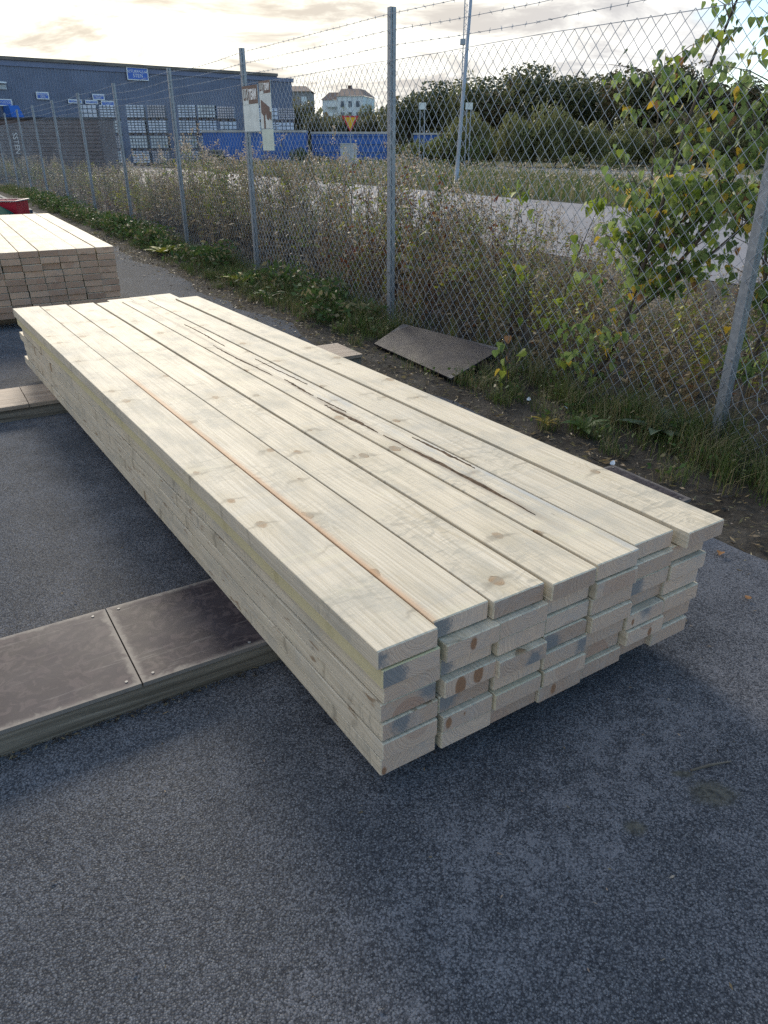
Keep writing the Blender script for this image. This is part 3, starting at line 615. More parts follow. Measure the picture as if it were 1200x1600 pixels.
def wall_sign(label, r4, lines, back=.20):
    t0, t1, z0, z1 = r4
    t = thing('wall_sign', label, 'sign', M=Mw @ Matrix.Translation((t0, -back, z0)) @ Matrix.Rotation(R(90), 4, 'X'), group='blue signs on the warehouse wall')
    wdt, ht = t1 - t0, z1 - z0
    b = MB(); b.box(0, 0, -.03, wdt, ht, 0); b.build('sign_panel', S_LET, t)
    b = MB(); m_ = .07; b.box(m_, m_, 0.0, wdt - m_, ht - m_, .012); b.build('sign_face', BLUE, t)
    nl = len(lines)
    for i, ln in enumerate(lines):
        h_ = min(.30 * ht if nl > 1 else .42 * ht, wdt * .82 / (len(ln) * .62)); text(ln, h_ * 1.3, S_LET, t, Matrix.Translation((wdt / 2, ht * (.66 if nl > 1 and i == 0 else .34 if nl > 1 else .5), .016)), depth=.004)
    return t
wall_sign('largest blue sign high on the warehouse wall, white two-line lettering', on_wall(211, 243, 110, 129), ['RETURPALLAR', 'STEN'])
wall_sign('lone blue sign mid wall between window and stacks', on_wall(69, 88, 146, 157), ['MARKSTEN', 'GRÅ'])
wall_sign('blue sign right above the blue compactor', on_wall(8, 30, 156.5, 167), ['RETURGODS'])
wall_sign('low blue strip sign behind the sixth post', on_wall(116, 137, 157, 163), ['PLATTOR'])
wall_sign('low blue strip sign between the two staggered signs', on_wall(142, 161, 158, 164), ['KANTSTEN'])
wall_sign('upper of two overlapping blue signs beside a fence post', on_wall(154, 172, 149, 158), ['MURSTEN', 'SVART'], .22)
wall_sign('lower blue sign just behind the fifth fence post', on_wall(166, 186, 159, 168), ['GATSTEN', 'RÖD'])
t0, t1, z0, z1 = on_wall(14, 26, 131, 142)
t = thing('wall_window', 'small white-framed window with white hood high on the warehouse wall', 'window', M=Mw @ Matrix.Translation((t0, 0, z0)))
b = MB(); wv, hv = t1 - t0, z1 - z0
b.box(0, -.16, 0, wv, -.055, hv * .62); fr = b.build('window_frame', SG, t)
for i in range(3):
    b = MB(); b.box(wv * (.06 + .30 * i), -.17, hv * .06, wv * (.06 + .30 * i) + wv * .27, -.1605, hv * .56); b.build('pane', GL, fr)
b = MB(); b.box(-wv * .06, -.45, hv * .78, wv * 1.0, -.055, hv * 1.0); b.build('hood', SG, t)
CB = simple('container_blue', (.025, .105, .36), .42, .1, .2, .7); CB2 = simple('compactor_blue', (.03, .075, .30), .4, .1, .2, .7); CDK = simple('container_steel_dark', (.03, .03, .034), .7); RIM = simple('container_rim', (.42, .40, .37), .6, 0, .25, 1.5)
t0, t1, z0, z1 = on_wall(13, 32, 167, 185)
t = thing('compactor', 'blue waste compactor standing against the warehouse wall', 'compactor', M=Mw @ Matrix.Translation((t0, -2.4, 0)))
wv = t1 - t0
b = MB(); b.box(0, 0, .3, wv, 2.2, z1 * .80); b.build('body', CB2, t)
b = MB(); b.add([(0, .3, z1 * .8), (wv, .3, z1 * .8), (wv, 2.2, z1 * .8), (0, 2.2, z1 * .8), (0.1, .9, z1), (wv - .1, .9, z1), (wv - .1, 2.2, z1), (0.1, 2.2, z1)], [(0, 1, 5, 4), (4, 5, 6, 7), (1, 2, 6, 5), (0, 4, 7, 3)]); b.build('hopper', CB, t)
b = MB(); b.box(.05, .1, 0, wv - .05, 2.0, .298); b.build('base', CDK, t)
for i in range(2):
    b = MB(); b.box(.2, -.05, z1 * (.36 + .2 * i), wv - .2, -.002, z1 * (.40 + .2 * i)); b.build('rib', CB2, t)

# dark ribbed storage container behind the fence with lettering down its side
BRC = simple('brown_container_paint', (.135, .105, .10), .7, .1, .2, .8)
cx0, cx1, Yc = -20.6, -12.3, 36.0
t = thing('storage_container', 'dark brown ribbed storage container behind the fence with vertical white lettering', 'container', (cx0, Yc, 0), R(3))
b = MB(); b.box(0, .06, .1, cx1 - cx0, 2.4, 2.27); b.build('body', BRC, t)
for i in range(14):
    z = .16 + i * .15; b = MB(); b.box(.06, 0, z, cx1 - cx0 - .06, .059, z + .085); b.build('rib', BRC, t)
b = MB(); b.box(-.02, -.03, 2.272, cx1 - cx0 + .02, 2.45, 2.36); b.build('roof_rail', CDK, t)
text('SSTEN', .30, S_LET, t, Matrix.Translation((4.65, -.012, 1.36)) @ Matrix.Rotation(R(90), 4, 'X') @ Matrix.Rotation(R(-90), 4, 'Z'), depth=.006)

# wrapped pallets of paving stones
def block_mats():
    l = []
    for nm, c in (('white_wrap_block', (.62, .67, .74)), ('pale_grey_block', (.56, .60, .60)), ('warm_grey_block', (.50, .46, .47))): l.append(simple(nm, c, .5, 0, .2, 1.2))
    return l
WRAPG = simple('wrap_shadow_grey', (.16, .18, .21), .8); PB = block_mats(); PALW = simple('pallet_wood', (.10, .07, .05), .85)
def pack_mesh(nx, nz, wx, wy, wz, mt):
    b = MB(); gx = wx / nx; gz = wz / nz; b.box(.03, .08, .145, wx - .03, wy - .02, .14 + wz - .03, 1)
    for i in range(nx):
        for k in range(nz):
            b.box(i * gx + .03, random.uniform(0, .03), .145 + k * gz + .03, (i + 1) * gx - .03, wy + .0, .145 + (k + 1) * gz - .03)
    o = b.build('stone_pack', [mt, WRAPG]); me = o.data; bpy.data.objects.remove(o); return me
PKS = [pack_mesh(5, 5, 1.18, .98, .78, PB[0]), pack_mesh(6, 4, 1.18, .98, .78, PB[1]), pack_mesh(7, 5, 1.18, .98, .78, PB[2]), pack_mesh(4, 3, 1.18, .98, .78, PB[0])]
b = MB()
for y in (0, .42, .84): b.box(0, y, 0, 1.2, y + .14, .03); 
for y in (0, .42, .84):
    for x in (0, .53, 1.06): b.box(x, y, .031, x + .14, y + .14, .105)
for i in range(7): b.box(i * .175, 0, .106, i * .175 + .12, 1.0, .138)
po = b.build('pallet', PALW); PALM = po.data; bpy.data.objects.remove(po)
def pallet(x, Y, z, kind, label, rz=R(6)):
    rz += random.uniform(-.07, .07); x += random.uniform(-.05, .05)
    t = thing('stone_pallet', label, 'pallet load', (x, Y, z), rz, 'pallets of wrapped paving stone')
    link('pallet', PALM, t); link('stone_pack', PKS[kind], t); return t
lv = ['bottom', 'second', 'third', 'topmost']
cols = [(-17.35, 57.0, 'leftmost of the four middle stacks', 0, 4), (-15.95, 57.1, 'second of the four middle stacks', 2, 4), (-13.95, 57.2, 'third of the four middle stacks', 0, 4), (-12.55, 57.3, 'fourth of the four middle stacks', 1, 4)]
for x, Y, nm, kd, nn in cols:
    for k in range(nn): pallet(x, Y, k * .93, [kd, 1, 0, 3][k % 4] if k != 3 else kd, f'pale wrapped stone pallet, {lv[k]} in the {nm}')
for (x, Y, nm, nn, kd) in ((-11.6, 59.5, 'rounded-off stack behind the blue container', 4, 3), (-20.6, 57, 'gridded stack above the brown container', 4, 0), (-19.2, 57, 'grey stack beside the gridded stack', 4, 1), (-23.3, 57.4, 'lower stack left of the gridded stack', 3, 0), (-8.95, 62, 'stack below the fence signs', 4, 0), (-7.7, 62.2, 'end stack at the warehouse corner', 4, 3), (-10.2, 62, 'stack behind the signed fence post', 4, 1)):
    for k in range(nn): pallet(x + (random.uniform(-.1, .1)), Y, k * .93, (kd + k) % 4 if k % 2 else kd, f'pale wrapped stone pallet, {lv[k]} in the {nm}')

# blue roll-off containers
def rolloff(label, x, Y, L, H, rz, nribs, horiz=False):
    t = thing('skip_container', label, 'container', (x, Y, 0), rz, 'blue roll-off containers')
    b = MB(); D = 2.3; b.add([(0, 0, .18), (L, 0, .18), (L, D, .18), (0, D, .18), (0, 0, H), (L, 0, H), (L, D, H), (0, D, H), (.08, .08, H), (L - .08, .08, H), (L - .08, D - .08, H), (.08, D - .08, H), (.08, .08, .3), (L - .08, .08, .3), (L - .08, D - .08, .3), (.08, D - .08, .3)],
        [(3, 2, 1, 0), (0, 1, 5, 4), (1, 2, 6, 5), (2, 3, 7, 6), (3, 0, 4, 7), (4, 5, 9, 8), (5, 6, 10, 9), (6, 7, 11, 10), (7, 4, 8, 11), (8, 9, 13, 12), (9, 10, 14, 13), (10, 11, 15, 14), (11, 8, 12, 15), (12, 13, 14, 15)])
    b.build('body', CB, t)
    b = MB(); b.box(-.05, -.07, H - .1, L + .05, -.002, H + .03); b.box(-.05, D + .002, H - .1, L + .05, D + .07, H + .03); b.build('top_rail', RIM, t)
    for i in range(nribs):
        b = MB()
        if horiz: z = .35 + i * (H - .6) / max(1, nribs - 1); b.box(.0, -.06, z, L, -.002, z + .12)
        else: xx = L * (i + .5) / nribs; b.box(xx - .05, -.06, .2, xx + .05, -.002, H - .102)
        b.build('rib', CB, t)
    for y in (.5, D - .6):
        b = MB(); b.box(.1, y, 0, L - .1, y + .12, .178); b.build('skid_rail', CDK, t)
    return t
rolloff('smooth blue skip container, left of the two long ones', -11.9, 55, 6.75, 2.12, R(2), 4)
rolloff('blue skip container with horizontal ribs behind the white cabinet', -4.9, 56.5, 5.1, 2.05, R(2), 4, True)
t3 = rolloff('distant blue skip container with white lettering beyond the light pole', 2.2, 62, 4.6, 2.05, R(-3), 5)
text('repoint', .55, S_LET, t3, Matrix.Translation((2.9, -.07, 1.3)) @ Matrix.Rotation(R(90), 4, 'X'), depth=.006)
# pale brick pallet with square holes at the left container's end
t = thing('concrete_crate', 'grey slatted crate with square openings by the left blue container', 'crate', (-12.0, 53.6, 0))
cg = simple('grey_crate', (.22, .20, .18), .8)
for i in range(6):
    b = MB(); b.box(i * .27, 0, 0, i * .27 + .10, .8, 1.0); b.build('upright', cg, t)
for k in range(5):
    b = MB(); b.box(0, -.03, k * .225, 1.45, -.002, k * .225 + .09); b.build('slat', cg, t)
# electrical cabinet, road signs, poles
CAB = simple('cabinet_grey', (.46, .48, .49), .5, .1, .12, 1)
t = thing('utility_cabinet', 'pale grey utility cabinet in front of the ribbed blue container', 'cabinet', (-2.55, 49, 0), R(4))
b = MB(); b.box(.03, .03, 0, .92, .5, .1); b.build('plinth', CDK, t)
b = MB(); b.box(0, 0, .102, .95, .55, 1.32); bd = b.build('body', CAB, t)
for x0 in (.03, .49):
    b = MB(); b.box(x0, -.018, .16, x0 + .43, -.002, 1.27); b.build('door', CAB, t)
b = MB(); b.box(-.03, -.04, 1.322, .98, .58, 1.38); b.build('roof', CAB, t)
YEL = simple('sign_yellow', (.70, .42, .02), .5, 0, .05); RED = simple('sign_red', (.50, .03, .035), .5, 0, .05); POLE = simple('pole_grey', (.32, .36, .41), .5, .3, .1, 2)
t = thing('yield_sign', 'yellow triangular yield sign with red border on a thin pole', 'sign', (-1.80, 45, 0))
b = MB(); b.tube([(0, 0, 0), (0, 0, 2.2)], .03, 8); b.build('pole', POLE, t)
def tri(r, y0, y1, m, nm):
    b = MB(); z0 = 2.42; pts = [(-r * .87, z0 + r * .5), (r * .87, z0 + r * .5), (0, z0 - r)]
    b.add([(x, y0, z) for x, z in pts] + [(x, y1, z) for x, z in pts], [(2, 1, 0), (3, 4, 5), (0, 1, 4, 3), (1, 2, 5, 4), (2, 0, 3, 5)]); return b.build(nm, m, t)
tri(.52, -.035, -.055, RED, 'sign_border'); tri(.37, -.056, -.062, YEL, 'sign_face')
for i, (x, Y, z, lab) in enumerate(((2.35, 52, 3.55, 'left of the pair of grey sign backs among bushes'), (5.2, 52, 3.55, 'right of the pair of grey sign backs, beside light pole'))):
    t = thing('road_sign', lab, 'sign', (x, Y, 0), group='grey sign backs')
    for dx in ((-.12, .12) if i == 1 else (-.14, .14)):
        b = MB(); b.tube([(dx, 0, 0), (dx, 0, z)], .03, 6); b.build('pole', POLE, t)
    b = MB(); b.box(-.22, -.06, z - .32, .22, -.035, z + .05); b.build('sign_panel', S_WHITE, t)
t = thing('light_pole', 'thin grey light pole leaning slightly right, on the far verge', 'pole', (2.42, 27.5, 0))
b = MB(); b.tube([(0, 0, 0), (.04, 0, .9), (.42, 0, 9.5)], [.075, .062, .045], 10); b.build('shaft', POLE, t, smooth=True)
b = MB(); b.box(.28, -.25, 9.5, .60, .35, 9.62); b.build('lamp_head', POLE, t)
b = MB(); b.tube([(0, 0, 0), (0, 0, .12)], .13, 10); b.build('base_collar', POLE, t)
t = thing('lattice_mast', 'tall thin lattice mast far behind the trees', 'mast', (12.9, 140, 0))
for k in range(3):
    a = k * 2 * math.pi / 3; b = MB(); b.tube([(.55 * math.cos(a), .55 * math.sin(a), 0), (.55 * math.cos(a), .55 * math.sin(a), 34)], .055, 4); b.build('leg', POLE, t)
b = MB()
for i in range(40):
    for k in range(3):
        a = k * 2 * math.pi / 3; c = a + 2 * math.pi / 3; z = i * .85
        b.tube([(.55 * math.cos(a), .55 * math.sin(a), z), (.55 * math.cos(c), .55 * math.sin(c), z + .85)], .028, 3, cap=False)
o = b.build('bracing', POLE, t); o['kind'] = 'stuff'
b = MB(); b.box(-.8, -.8, 15.5, .2, .2, 16.3); b.build('antenna_box', POLE, t)

# apartment block on the hill
HW = simple('render_white', (.62, .70, .72), .6, 0, .06, .4); TR = simple('tile_brown', (.14, .09, .07), .8, 0, .2, 1); GD = simple('window_dark', (.10, .13, .16), .2)
t = thing('apartment_building', 'white apartment building with brown roofs and balconies beyond the trees', 'building', (-12.3, 170, 0), R(-12))
b = MB(); b.box(0, 0, 0, 4.2, 10, 11.5); b.build('wing', HW, t)
b = MB(); b.box(4.2, -2.2, 0, 10.2, 10, 12.2); b.build('wing', HW, t)
b = MB(); b.add([(-.3, -.3, 11.5), (4.2, -.3, 11.5), (4.2, 10, 11.5), (-.3, 10, 11.5), (.8, 3, 13.3), (4.2, 3, 13.3), (4.2, 7, 13.3), (.8, 7, 13.3)], [(0, 1, 5, 4), (4, 5, 6, 7), (0, 4, 7, 3)]); b.build('roof', TR, t)
b = MB(); b.add([(4.1, -2.5, 12.2), (10.5, -2.5, 12.2), (10.5, 10.3, 12.2), (4.1, 10.3, 12.2), (4.1, 2, 14.0), (8.5, 2, 14.0), (8.5, 7, 14.0), (4.1, 7, 14.0)], [(0, 1, 5, 4), (4, 5, 6, 7), (1, 2, 6, 5), (0, 4, 7, 3)]); rf = b.build('roof', TR, t)
b = MB(); b.box(5.4, 3, 14.0, 6.2, 4, 14.8); b.build('chimney', TR, rf)
for i in range(3):
    for k in range(3):
        b = MB(); b.box(5.0 + i * 1.8, -2.26, 5 + k * 2.4, 5.8 + i * 1.8, -2.205, 6.3 + k * 2.4); b.build('window', GD, t)
for k in range(4):
    b = MB(); b.box(1.2, -1.4, 3.0 + k * 2.3, 4.1, -.005, 3.12 + k * 2.3); b.box(1.2, -1.45, 3.125 + k * 2.3, 4.1, -1.38, 4.0 + k * 2.3); b.build('balcony', HW, t)
t = [o for o in COL.objects if o.name == 'apartment_building'][0]; t.scale = (.86, .86, .80)
t = thing('grey_house', 'small grey building just right of the warehouse corner among trees', 'building', (-17.5, 150, 0))
b = MB(); b.box(0, 0, 0, 4.6, 8, 9.6); b.build('wall', simple('render_grey', (.22, .22, .21), .7), t)
b = MB(); b.add([(-.3, -.3, 9.6), (4.9, -.3, 9.6), (4.9, 8.3, 9.6), (-.3, 8.3, 9.6), (1, 3, 10.6), (3.6, 3, 10.6), (3.6, 5, 10.6), (1, 5, 10.6)], [(0, 1, 5, 4), (1, 2, 6, 5), (2, 3, 7, 6), (3, 0, 4, 7), (4, 5, 6, 7)]); b.build('roof', TR, t)
b = MB(); b.box(3.0, -.06, 7.4, 3.9, -.005, 8.8); b.build('window', HW, t)

# ------------------------------------------------------------------ far left of the yard
t = thing('red_crate', 'bright red crate behind the far timber stack', 'crate', (-6.80, 12.1, .15), R(4))
RC = simple('red_plastic', (.50, .012, .03), .45, 0, .2, 3)
b = MB(); b.box(0, 0, .12, 1.25, .5, .16); b.box(0, 0, .161, 1.25, .04, .40); b.box(0, .46, .161, 1.25, .5, .40); b.box(0, .041, .161, .04, .459, .40); b.box(1.21, .041, .161, 1.25, .459, .40); b.build('tub', RC, t)
b = MB(); b.box(-.03, -.03, .402, 1.28, .0, .418); b.box(-.03, .5, .402, 1.28, .53, .418); b.box(-.03, .002, .402, .0, .498, .418); b.box(1.25, .002, .402, 1.28, .498, .418); b.build('rim', simple('pale_rim', (.36, .28, .26), .6), t)
b = MB(); b.box(.1, .05, -.12, 1.15, .45, .118); b.build('base', CDK, t)
t = thing('green_hood', 'dark green curved hood in front of the red crate', 'cover', (-5.74, 11.4, .20), R(8))
GH = simple('green_hood', (.012, .06, .045), 1.0, spec=.02); b = MB(); N = 12
pr = [(-.9, 0), (.52, 0), (.52, .12), (.36, .14)] + [(.34 - .02 * i - .010 * i * i * .5, .14 + .032 * i) for i in range(1, 9)] + [(-.9, .40)]
b.add([(x, 0, z) for x, z in pr] + [(x, .6, z) for x, z in pr], [tuple(range(len(pr))), tuple(range(2 * len(pr) - 1, len(pr) - 1, -1))] + [(i, i + len(pr), (i + 1) % len(pr) + len(pr), (i + 1) % len(pr)) for i in range(len(pr))]); b.build('shell', GH, t)
b = MB(); b.tube([(-.9, -.01, .41), (-.35, -.01, .42), (.0, -.01, .30), (.36, -.01, .13)], .014, 6); b.build('edge_strip', simple('edge_green', (.03, .09, .075), .9, spec=.05), t)
STEEL = simple('steel_bar_grey', (.075, .085, .10), .85, .0, .2, 2)
k = 0
for row in range(2):
    for i in range(6 - row):
        s0 = 13.5 + random.uniform(-.5, .5) + row * .3; s1 = 22 + random.uniform(-.5, .5); o_ = -1.15 - i * .12 - row * .06; z = .12 + row * .065
        b = MB(); b.box(0, -.04, 0, s1 - s0, .04, .06); o = b.build('steel_beam', STEEL, None, Matrix.Translation(FP(s0, o_, z)) @ Matrix.Rotation(math.atan2(FD.y, FD.x), 4, 'Z'))
        tag(o, 'long grey steel bar in the pile beside the fence grass', 'steel bar', 'grey steel bars piled by the fence')
for s in (14.6, 17.5, 20.5):
    b = MB(); b.box(-.05, -.08, 0, .05, .72, .118); o = b.build('timber_block', OLD, None, Matrix.Translation(FP(s, -1.15)) @ Matrix.Rotation(math.atan2(FD.y, FD.x), 4, 'Z')); tag(o, 'squared timber laid under the grey steel bars', 'timber', 'timbers under the steel bars')

# ------------------------------------------------------------------ vegetation
def quads_at(C, size, nrm=None, asp=1.0, rng=RNG, updir=None):
    """leaf-like diamond quads at C; size per quad"""
    n = len(C); a = rng.normal(size=(n, 3)) if updir is None else updir + rng.normal(0, .35, (n, 3))
    a /= np.linalg.norm(a, axis=1)[:, None] + 1e-9; c = rng.normal(size=(n, 3)); b = np.cross(a, c); b /= np.linalg.norm(b, axis=1)[:, None] + 1e-9
    sz = np.asarray(size).reshape(-1, 1) * np.ones((n, 1))
    V = np.stack([C - a * sz * .5, C + b * sz * .5 * asp - a * sz * .08, C + a * sz * .5, C - b * sz * .5 * asp - a * sz * .08], 1).reshape(-1, 3)
    return V, np.arange(n * 4).reshape(-1, 4)
def stem_np(pts, rad):
    pts = np.asarray(pts, float); k = len(pts); rad = np.linspace(rad, rad * .4, k); ang = np.arange(3) * 2.0944
    V = (pts[:, None, :] + np.stack([np.cos(ang), np.sin(ang), 0 * ang], -1)[None] * rad[:, None, None]).reshape(-1, 3)
    i = np.arange(k * 3).reshape(k, 3); a, b = i[:-1], i[1:]
    return V, np.stack([a, np.roll(a, -1, 1), np.roll(b, -1, 1), b], -1).reshape(-1, 4)
class Acc:
    def __init__(s): s.V = []; s.F = []; s.M = []; s.n = 0
    def add(s, V, F, mi): s.V.append(V); s.F.append(F + s.n); s.M.append(np.full(len(F), mi) if np.isscalar(mi) else mi); s.n += len(V)
    def get(s): return np.concatenate(s.V), np.concatenate(s.F), np.concatenate(s.M)
def weed(kind, rng):
    A_ = Acc(); H = rng.uniform(.85, 1.25) * (1.0 if kind != 'tuft' else .6); lean = rng.normal(0, .10, 2); ph = rng.uniform(0, 6)
    t = np.linspace(0, 1, 7); P = np.stack([lean[0] * H * t ** 1.6 + .012 * np.sin(t * 7 + ph), lean[1] * H * t ** 1.6 + .012 * np.cos(t * 6 + ph), H * t], 1)
    def at(u): return np.stack([np.interp(u, t, P[:, i]) for i in range(3)], 1)
    if kind == 'tuft':
        for _ in range(26):
            a = rng.uniform(0, 6.28); r = rng.uniform(.1, .35); h = H * rng.uniform(.6, 1.1); tt = np.array([0, .5, 1.0]); b = np.stack([r * np.cos(a) * tt ** 2, r * np.sin(a) * tt ** 2, h * tt - .25 * h * tt ** 3], 1) + np.array([rng.normal(0, .03), rng.normal(0, .03), 0])
            sd = np.array([-np.sin(a), np.cos(a), 0]) * .004; V = np.concatenate([b - sd * np.array([[1], [.8], [.1]]), b + sd * np.array([[1], [.8], [.1]])]); A_.add(V, np.array([[0, 1, 4, 3], [1, 2, 5, 4]]), int(rng.choice([1, 4, 5], p=[.35, .5, .15])))
        return A_.get()
    V, F = stem_np(P, .0058); A_.add(V, F, int(rng.choice([0, 0, 4, 5])))
    nb = {'plume': 3, 'mug': 9, 'russet': 3, 'bush': 7, 'dark': 8}[kind]
    ends = [at(np.array([1.0]))[0]]
    for _ in range(nb):
        u = rng.uniform(.35, .92); p = at(np.array([u]))[0]; a = rng.uniform(0, 6.28); l = rng.uniform(.12, .32) * (1.2 - u * .5)
        q = np.stack([p, p + np.array([np.cos(a) * l * .5, np.sin(a) * l * .5, l * .5]), p + np.array([np.cos(a) * l * .8, np.sin(a) * l * .8, l * 1.05])]); V, F = stem_np(q, .0022); A_.add(V, F, 0); ends.append(q[2])
        nl = 7; C = q[0] + (q[2] - q[0]) * rng.uniform(.2, 1, (nl, 1)) + rng.normal(0, .015, (nl, 3)); V, F = quads_at(C, rng.uniform(.02, .045, nl), asp=.45, rng=rng)
        A_.add(V, F, rng.choice({'plume': [1, 2, 4], 'mug': [1, 4, 6], 'russet': [3, 3, 4, 2], 'bush': [1, 2, 2], 'dark': [6, 4, 6]}[kind], nl))
    nl = {'plume': 34, 'mug': 26, 'russet': 36, 'bush': 46, 'dark': 16}[kind]; u = rng.uniform(.06, .95, nl); C = at(u); a = rng.uniform(0, 6.28, nl); d = np.stack([np.cos(a), np.sin(a), rng.uniform(-.5, .5, nl)], 1)
    ln = rng.uniform(.05, .125, nl) * (1.1 - .5 * u); V, F = quads_at(C + d * ln[:, None] * .5, ln, asp={'plume': .26, 'mug': .4, 'russet': .35, 'bush': .6, 'dark': .35}[kind], rng=rng, updir=d)
    lowm = {'plume': 4, 'mug': 6, 'russet': 3, 'bush': 4, 'dark': 6}[kind]; him = {'plume': [[1, 2, 1], [4, 4, 5], [2, 2, 1], [4, 0, 4]][rng.integers(4)], 'mug': [[1, 1, 1], [4, 6, 4], [1, 2, 4]][rng.integers(3)], 'russet': [[3, 3, 3], [3, 2, 4], [4, 3, 4]][rng.integers(3)], 'bush': [[2, 2, 1], [1, 1, 1], [2, 2, 2]][rng.integers(3)], 'dark': [6, 4, 0]}[kind]
    A_.add(V, F, np.where(u < rng.uniform(.2, .5), lowm, rng.choice(him, nl)))
    if kind in ('plume', 'mug', 'dark'):
        for e in ends:
            n = 30 if kind == 'plume' else 10; dd = np.array([rng.normal(0, .5), rng.normal(0, .5), 1.0]); dd /= np.linalg.norm(dd); tt = rng.uniform(-.11, .07, n)
            C = e + dd * tt[:, None] + rng.normal(0, .017, (n, 3)) * (1.2 - (tt[:, None] + .11) * 4); V, F = quads_at(C, rng.uniform(.010, .026, n), asp=.7, rng=rng); A_.add(V, F, 5 if kind == 'plume' else (4 if kind == 'mug' else 6))
    return A_.get()
wr = np.random.default_rng(21)
WK = ['plume', 'mug', 'russet', 'bush', 'dark', 'tuft']
WP = {k: [weed(k, wr) for _ in range(6)] for k in WK}
WMESH = {k: [np_mesh('weed', *a[:2], WEEDM, a[2]) for a in v] for k, v in WP.items()}
def scatter(items, rng):
    A_ = Acc()
    for (kind, x, y, z, sc) in items:
        V, F, M = WP[kind[0]][kind[1]]; a = rng.uniform(0, 6.28); ca, sa = math.cos(a), math.sin(a)
        Vr = np.stack([V[:, 0] * ca - V[:, 1] * sa, V[:, 0] * sa + V[:, 1] * ca, V[:, 2]], 1) * np.array([min(sc, 1.2), min(sc, 1.2), sc]) + np.array([x, y, z]); A_.add(Vr, F, M)
    return A_.get()
def weights(s):
    if s < 2.4: return [.24, .16, .05, .32, .03, .20]
    if s < 4.0: return [.20, .14, .32, .14, .08, .12]
    if s < 8: return [.30, .20, .06, .20, .08, .16]
    return [.32, .26, .03, .18, .09, .12]
CLU = [(wr.uniform(-3, 46), wr.uniform(0, 2.3)) for _ in range(150)]; CLK = [(wr.choice(WK, p=weights(c[0])), int(wr.integers(6))) for c in CLU]; CLA = np.array(CLU)
def clump(s, o_):
    i = int(np.argmin((CLA[:, 0] - s) ** 2 * .6 + (CLA[:, 1] - o_) ** 2)); return CLK[i] if wr.uniform() < .72 else (wr.choice(WK, p=weights(s)), int(wr.integers(6)))
def hgt(s):
    base = np.interp(s, [-3, -.5, .5, 1.2, 2.0, 3.2, 5, 8, 12, 20, 40], [.54, .56, .58, .52, .62, .90, 1.02, 1.0, .86, .72, .75]); return base
items = []
for _ in range(1150):
    s = wr.uniform(-3, 16); o_ = wr.uniform(.12, 2.3); k = clump(s, o_); items.append((k, *FP(s, o_)[:2], -.01, hgt(s) * wr.uniform(.55, 1.08) * (1.0 if o_ < 1.4 else .85)))
for _ in range(750):
    s = wr.uniform(-3, 5); o_ = wr.uniform(.06, 1.9); k = wr.choice(WK, p=[.05, .2, .25, .15, .2, .15]); k = (k, int(wr.integers(6))); items.append((k, *FP(s, o_)[:2], -.01, wr.uniform(.22, .5)))
for _ in range(750):
    s = wr.uniform(16, 46); o_ = wr.uniform(.1, 1.9); k = clump(s, o_); items.append((k, *FP(s, o_)[:2], -.01, hgt(s) * wr.uniform(.65, 1.1)))
V, F, M = scatter(items, wr); tag(link('weed_thicket', np_mesh('weed_thicket', V, F, WEEDM, M)), kind='stuff')
wl_ = {'plume': ('tall dry weed with pale fluffy seed plume behind the fence', 'tall plumed weeds behind the fence'), 'russet': ('weed with russet brown leaves behind the fence', 'russet weeds behind the fence'), 'bush': ('yellow-green leafy weed behind the fence', 'leafy weeds behind the fence')}
for k, cnt in (('plume', 70), ('russet', 12), ('bush', 16)):
    for i in range(cnt):
        s = wr.uniform(-.3, 12) if k == 'plume' else (wr.uniform(2.6, 4.6) if k == 'russet' else wr.uniform(-.5, 3.5)); p = FP(s, wr.uniform(.15, .8), -.01)
        sc = hgt(s) * wr.uniform(.95, 1.2); o = link('dry_weed' if k != 'bush' else 'leafy_weed', WMESH[k][i % 6], None, Matrix.Translation(p) @ Matrix.Rotation(wr.uniform(0, 6.28), 4, 'Z') @ Matrix.Diagonal((sc, sc, sc, 1)))
        tag(o, wl_[k][0], 'weed', wl_[k][1])
# grass on the yard side of the fence
def blades(n, pos, hmin, hmax, wid, rng, curl=.5):
    a = rng.uniform(0, 6.28, n); h = rng.uniform(hmin, hmax, n) if np.isscalar(hmin) else hmin * rng.uniform(.5, 1.1, n); r = h * rng.uniform(.1, curl, n); d = np.stack([np.cos(a), np.sin(a), 0 * a], 1); sd = np.stack([-np.sin(a), np.cos(a), 0 * a], 1) * wid
    z = np.array([0, 0, 1.0]); p0 = pos; p1 = pos + d * (r * .3)[:, None] + z * (h * .6)[:, None]; p2 = pos + d * r[:, None] + z * (h * (1 - .15 * rng.uniform(0, 1, n)))[:, None]
    V = np.stack([p0 - sd, p0 + sd, p1 + sd * .8, p1 - sd * .8, p2 + sd * .15, p2 - sd * .15], 1).reshape(-1, 3); i = np.arange(n)[:, None] * 6
    return V, np.concatenate([i + np.array([[0, 1, 2, 3]]), i + np.array([[3, 2, 4, 5]])])
def fpos(s, o_, z=-.01): return np.stack([F0.x + FD.x * s + FN.x * o_, F0.y + FD.y * s + FN.y * o_, np.full_like(s, z)], 1)
gr = np.random.default_rng(5); A_ = Acc()
NC = 1500; cl_s = np.where(gr.uniform(0, 1, NC) < .55, gr.uniform(-3, 7, NC), gr.uniform(7, 28, NC)); cl_o = .08 - gr.beta(1.2, 2.1, NC) * .68; cl_h = gr.uniform(.07, .26, NC) * np.clip(1.1 + 1.1 * cl_o, .25, 1.1); cl_t = gr.uniform(0, 1, NC)
n = 60000; pick = gr.integers(0, NC, n); s = cl_s[pick] + gr.normal(0, .035, n); o_ = cl_o[pick] + gr.normal(0, .03, n)
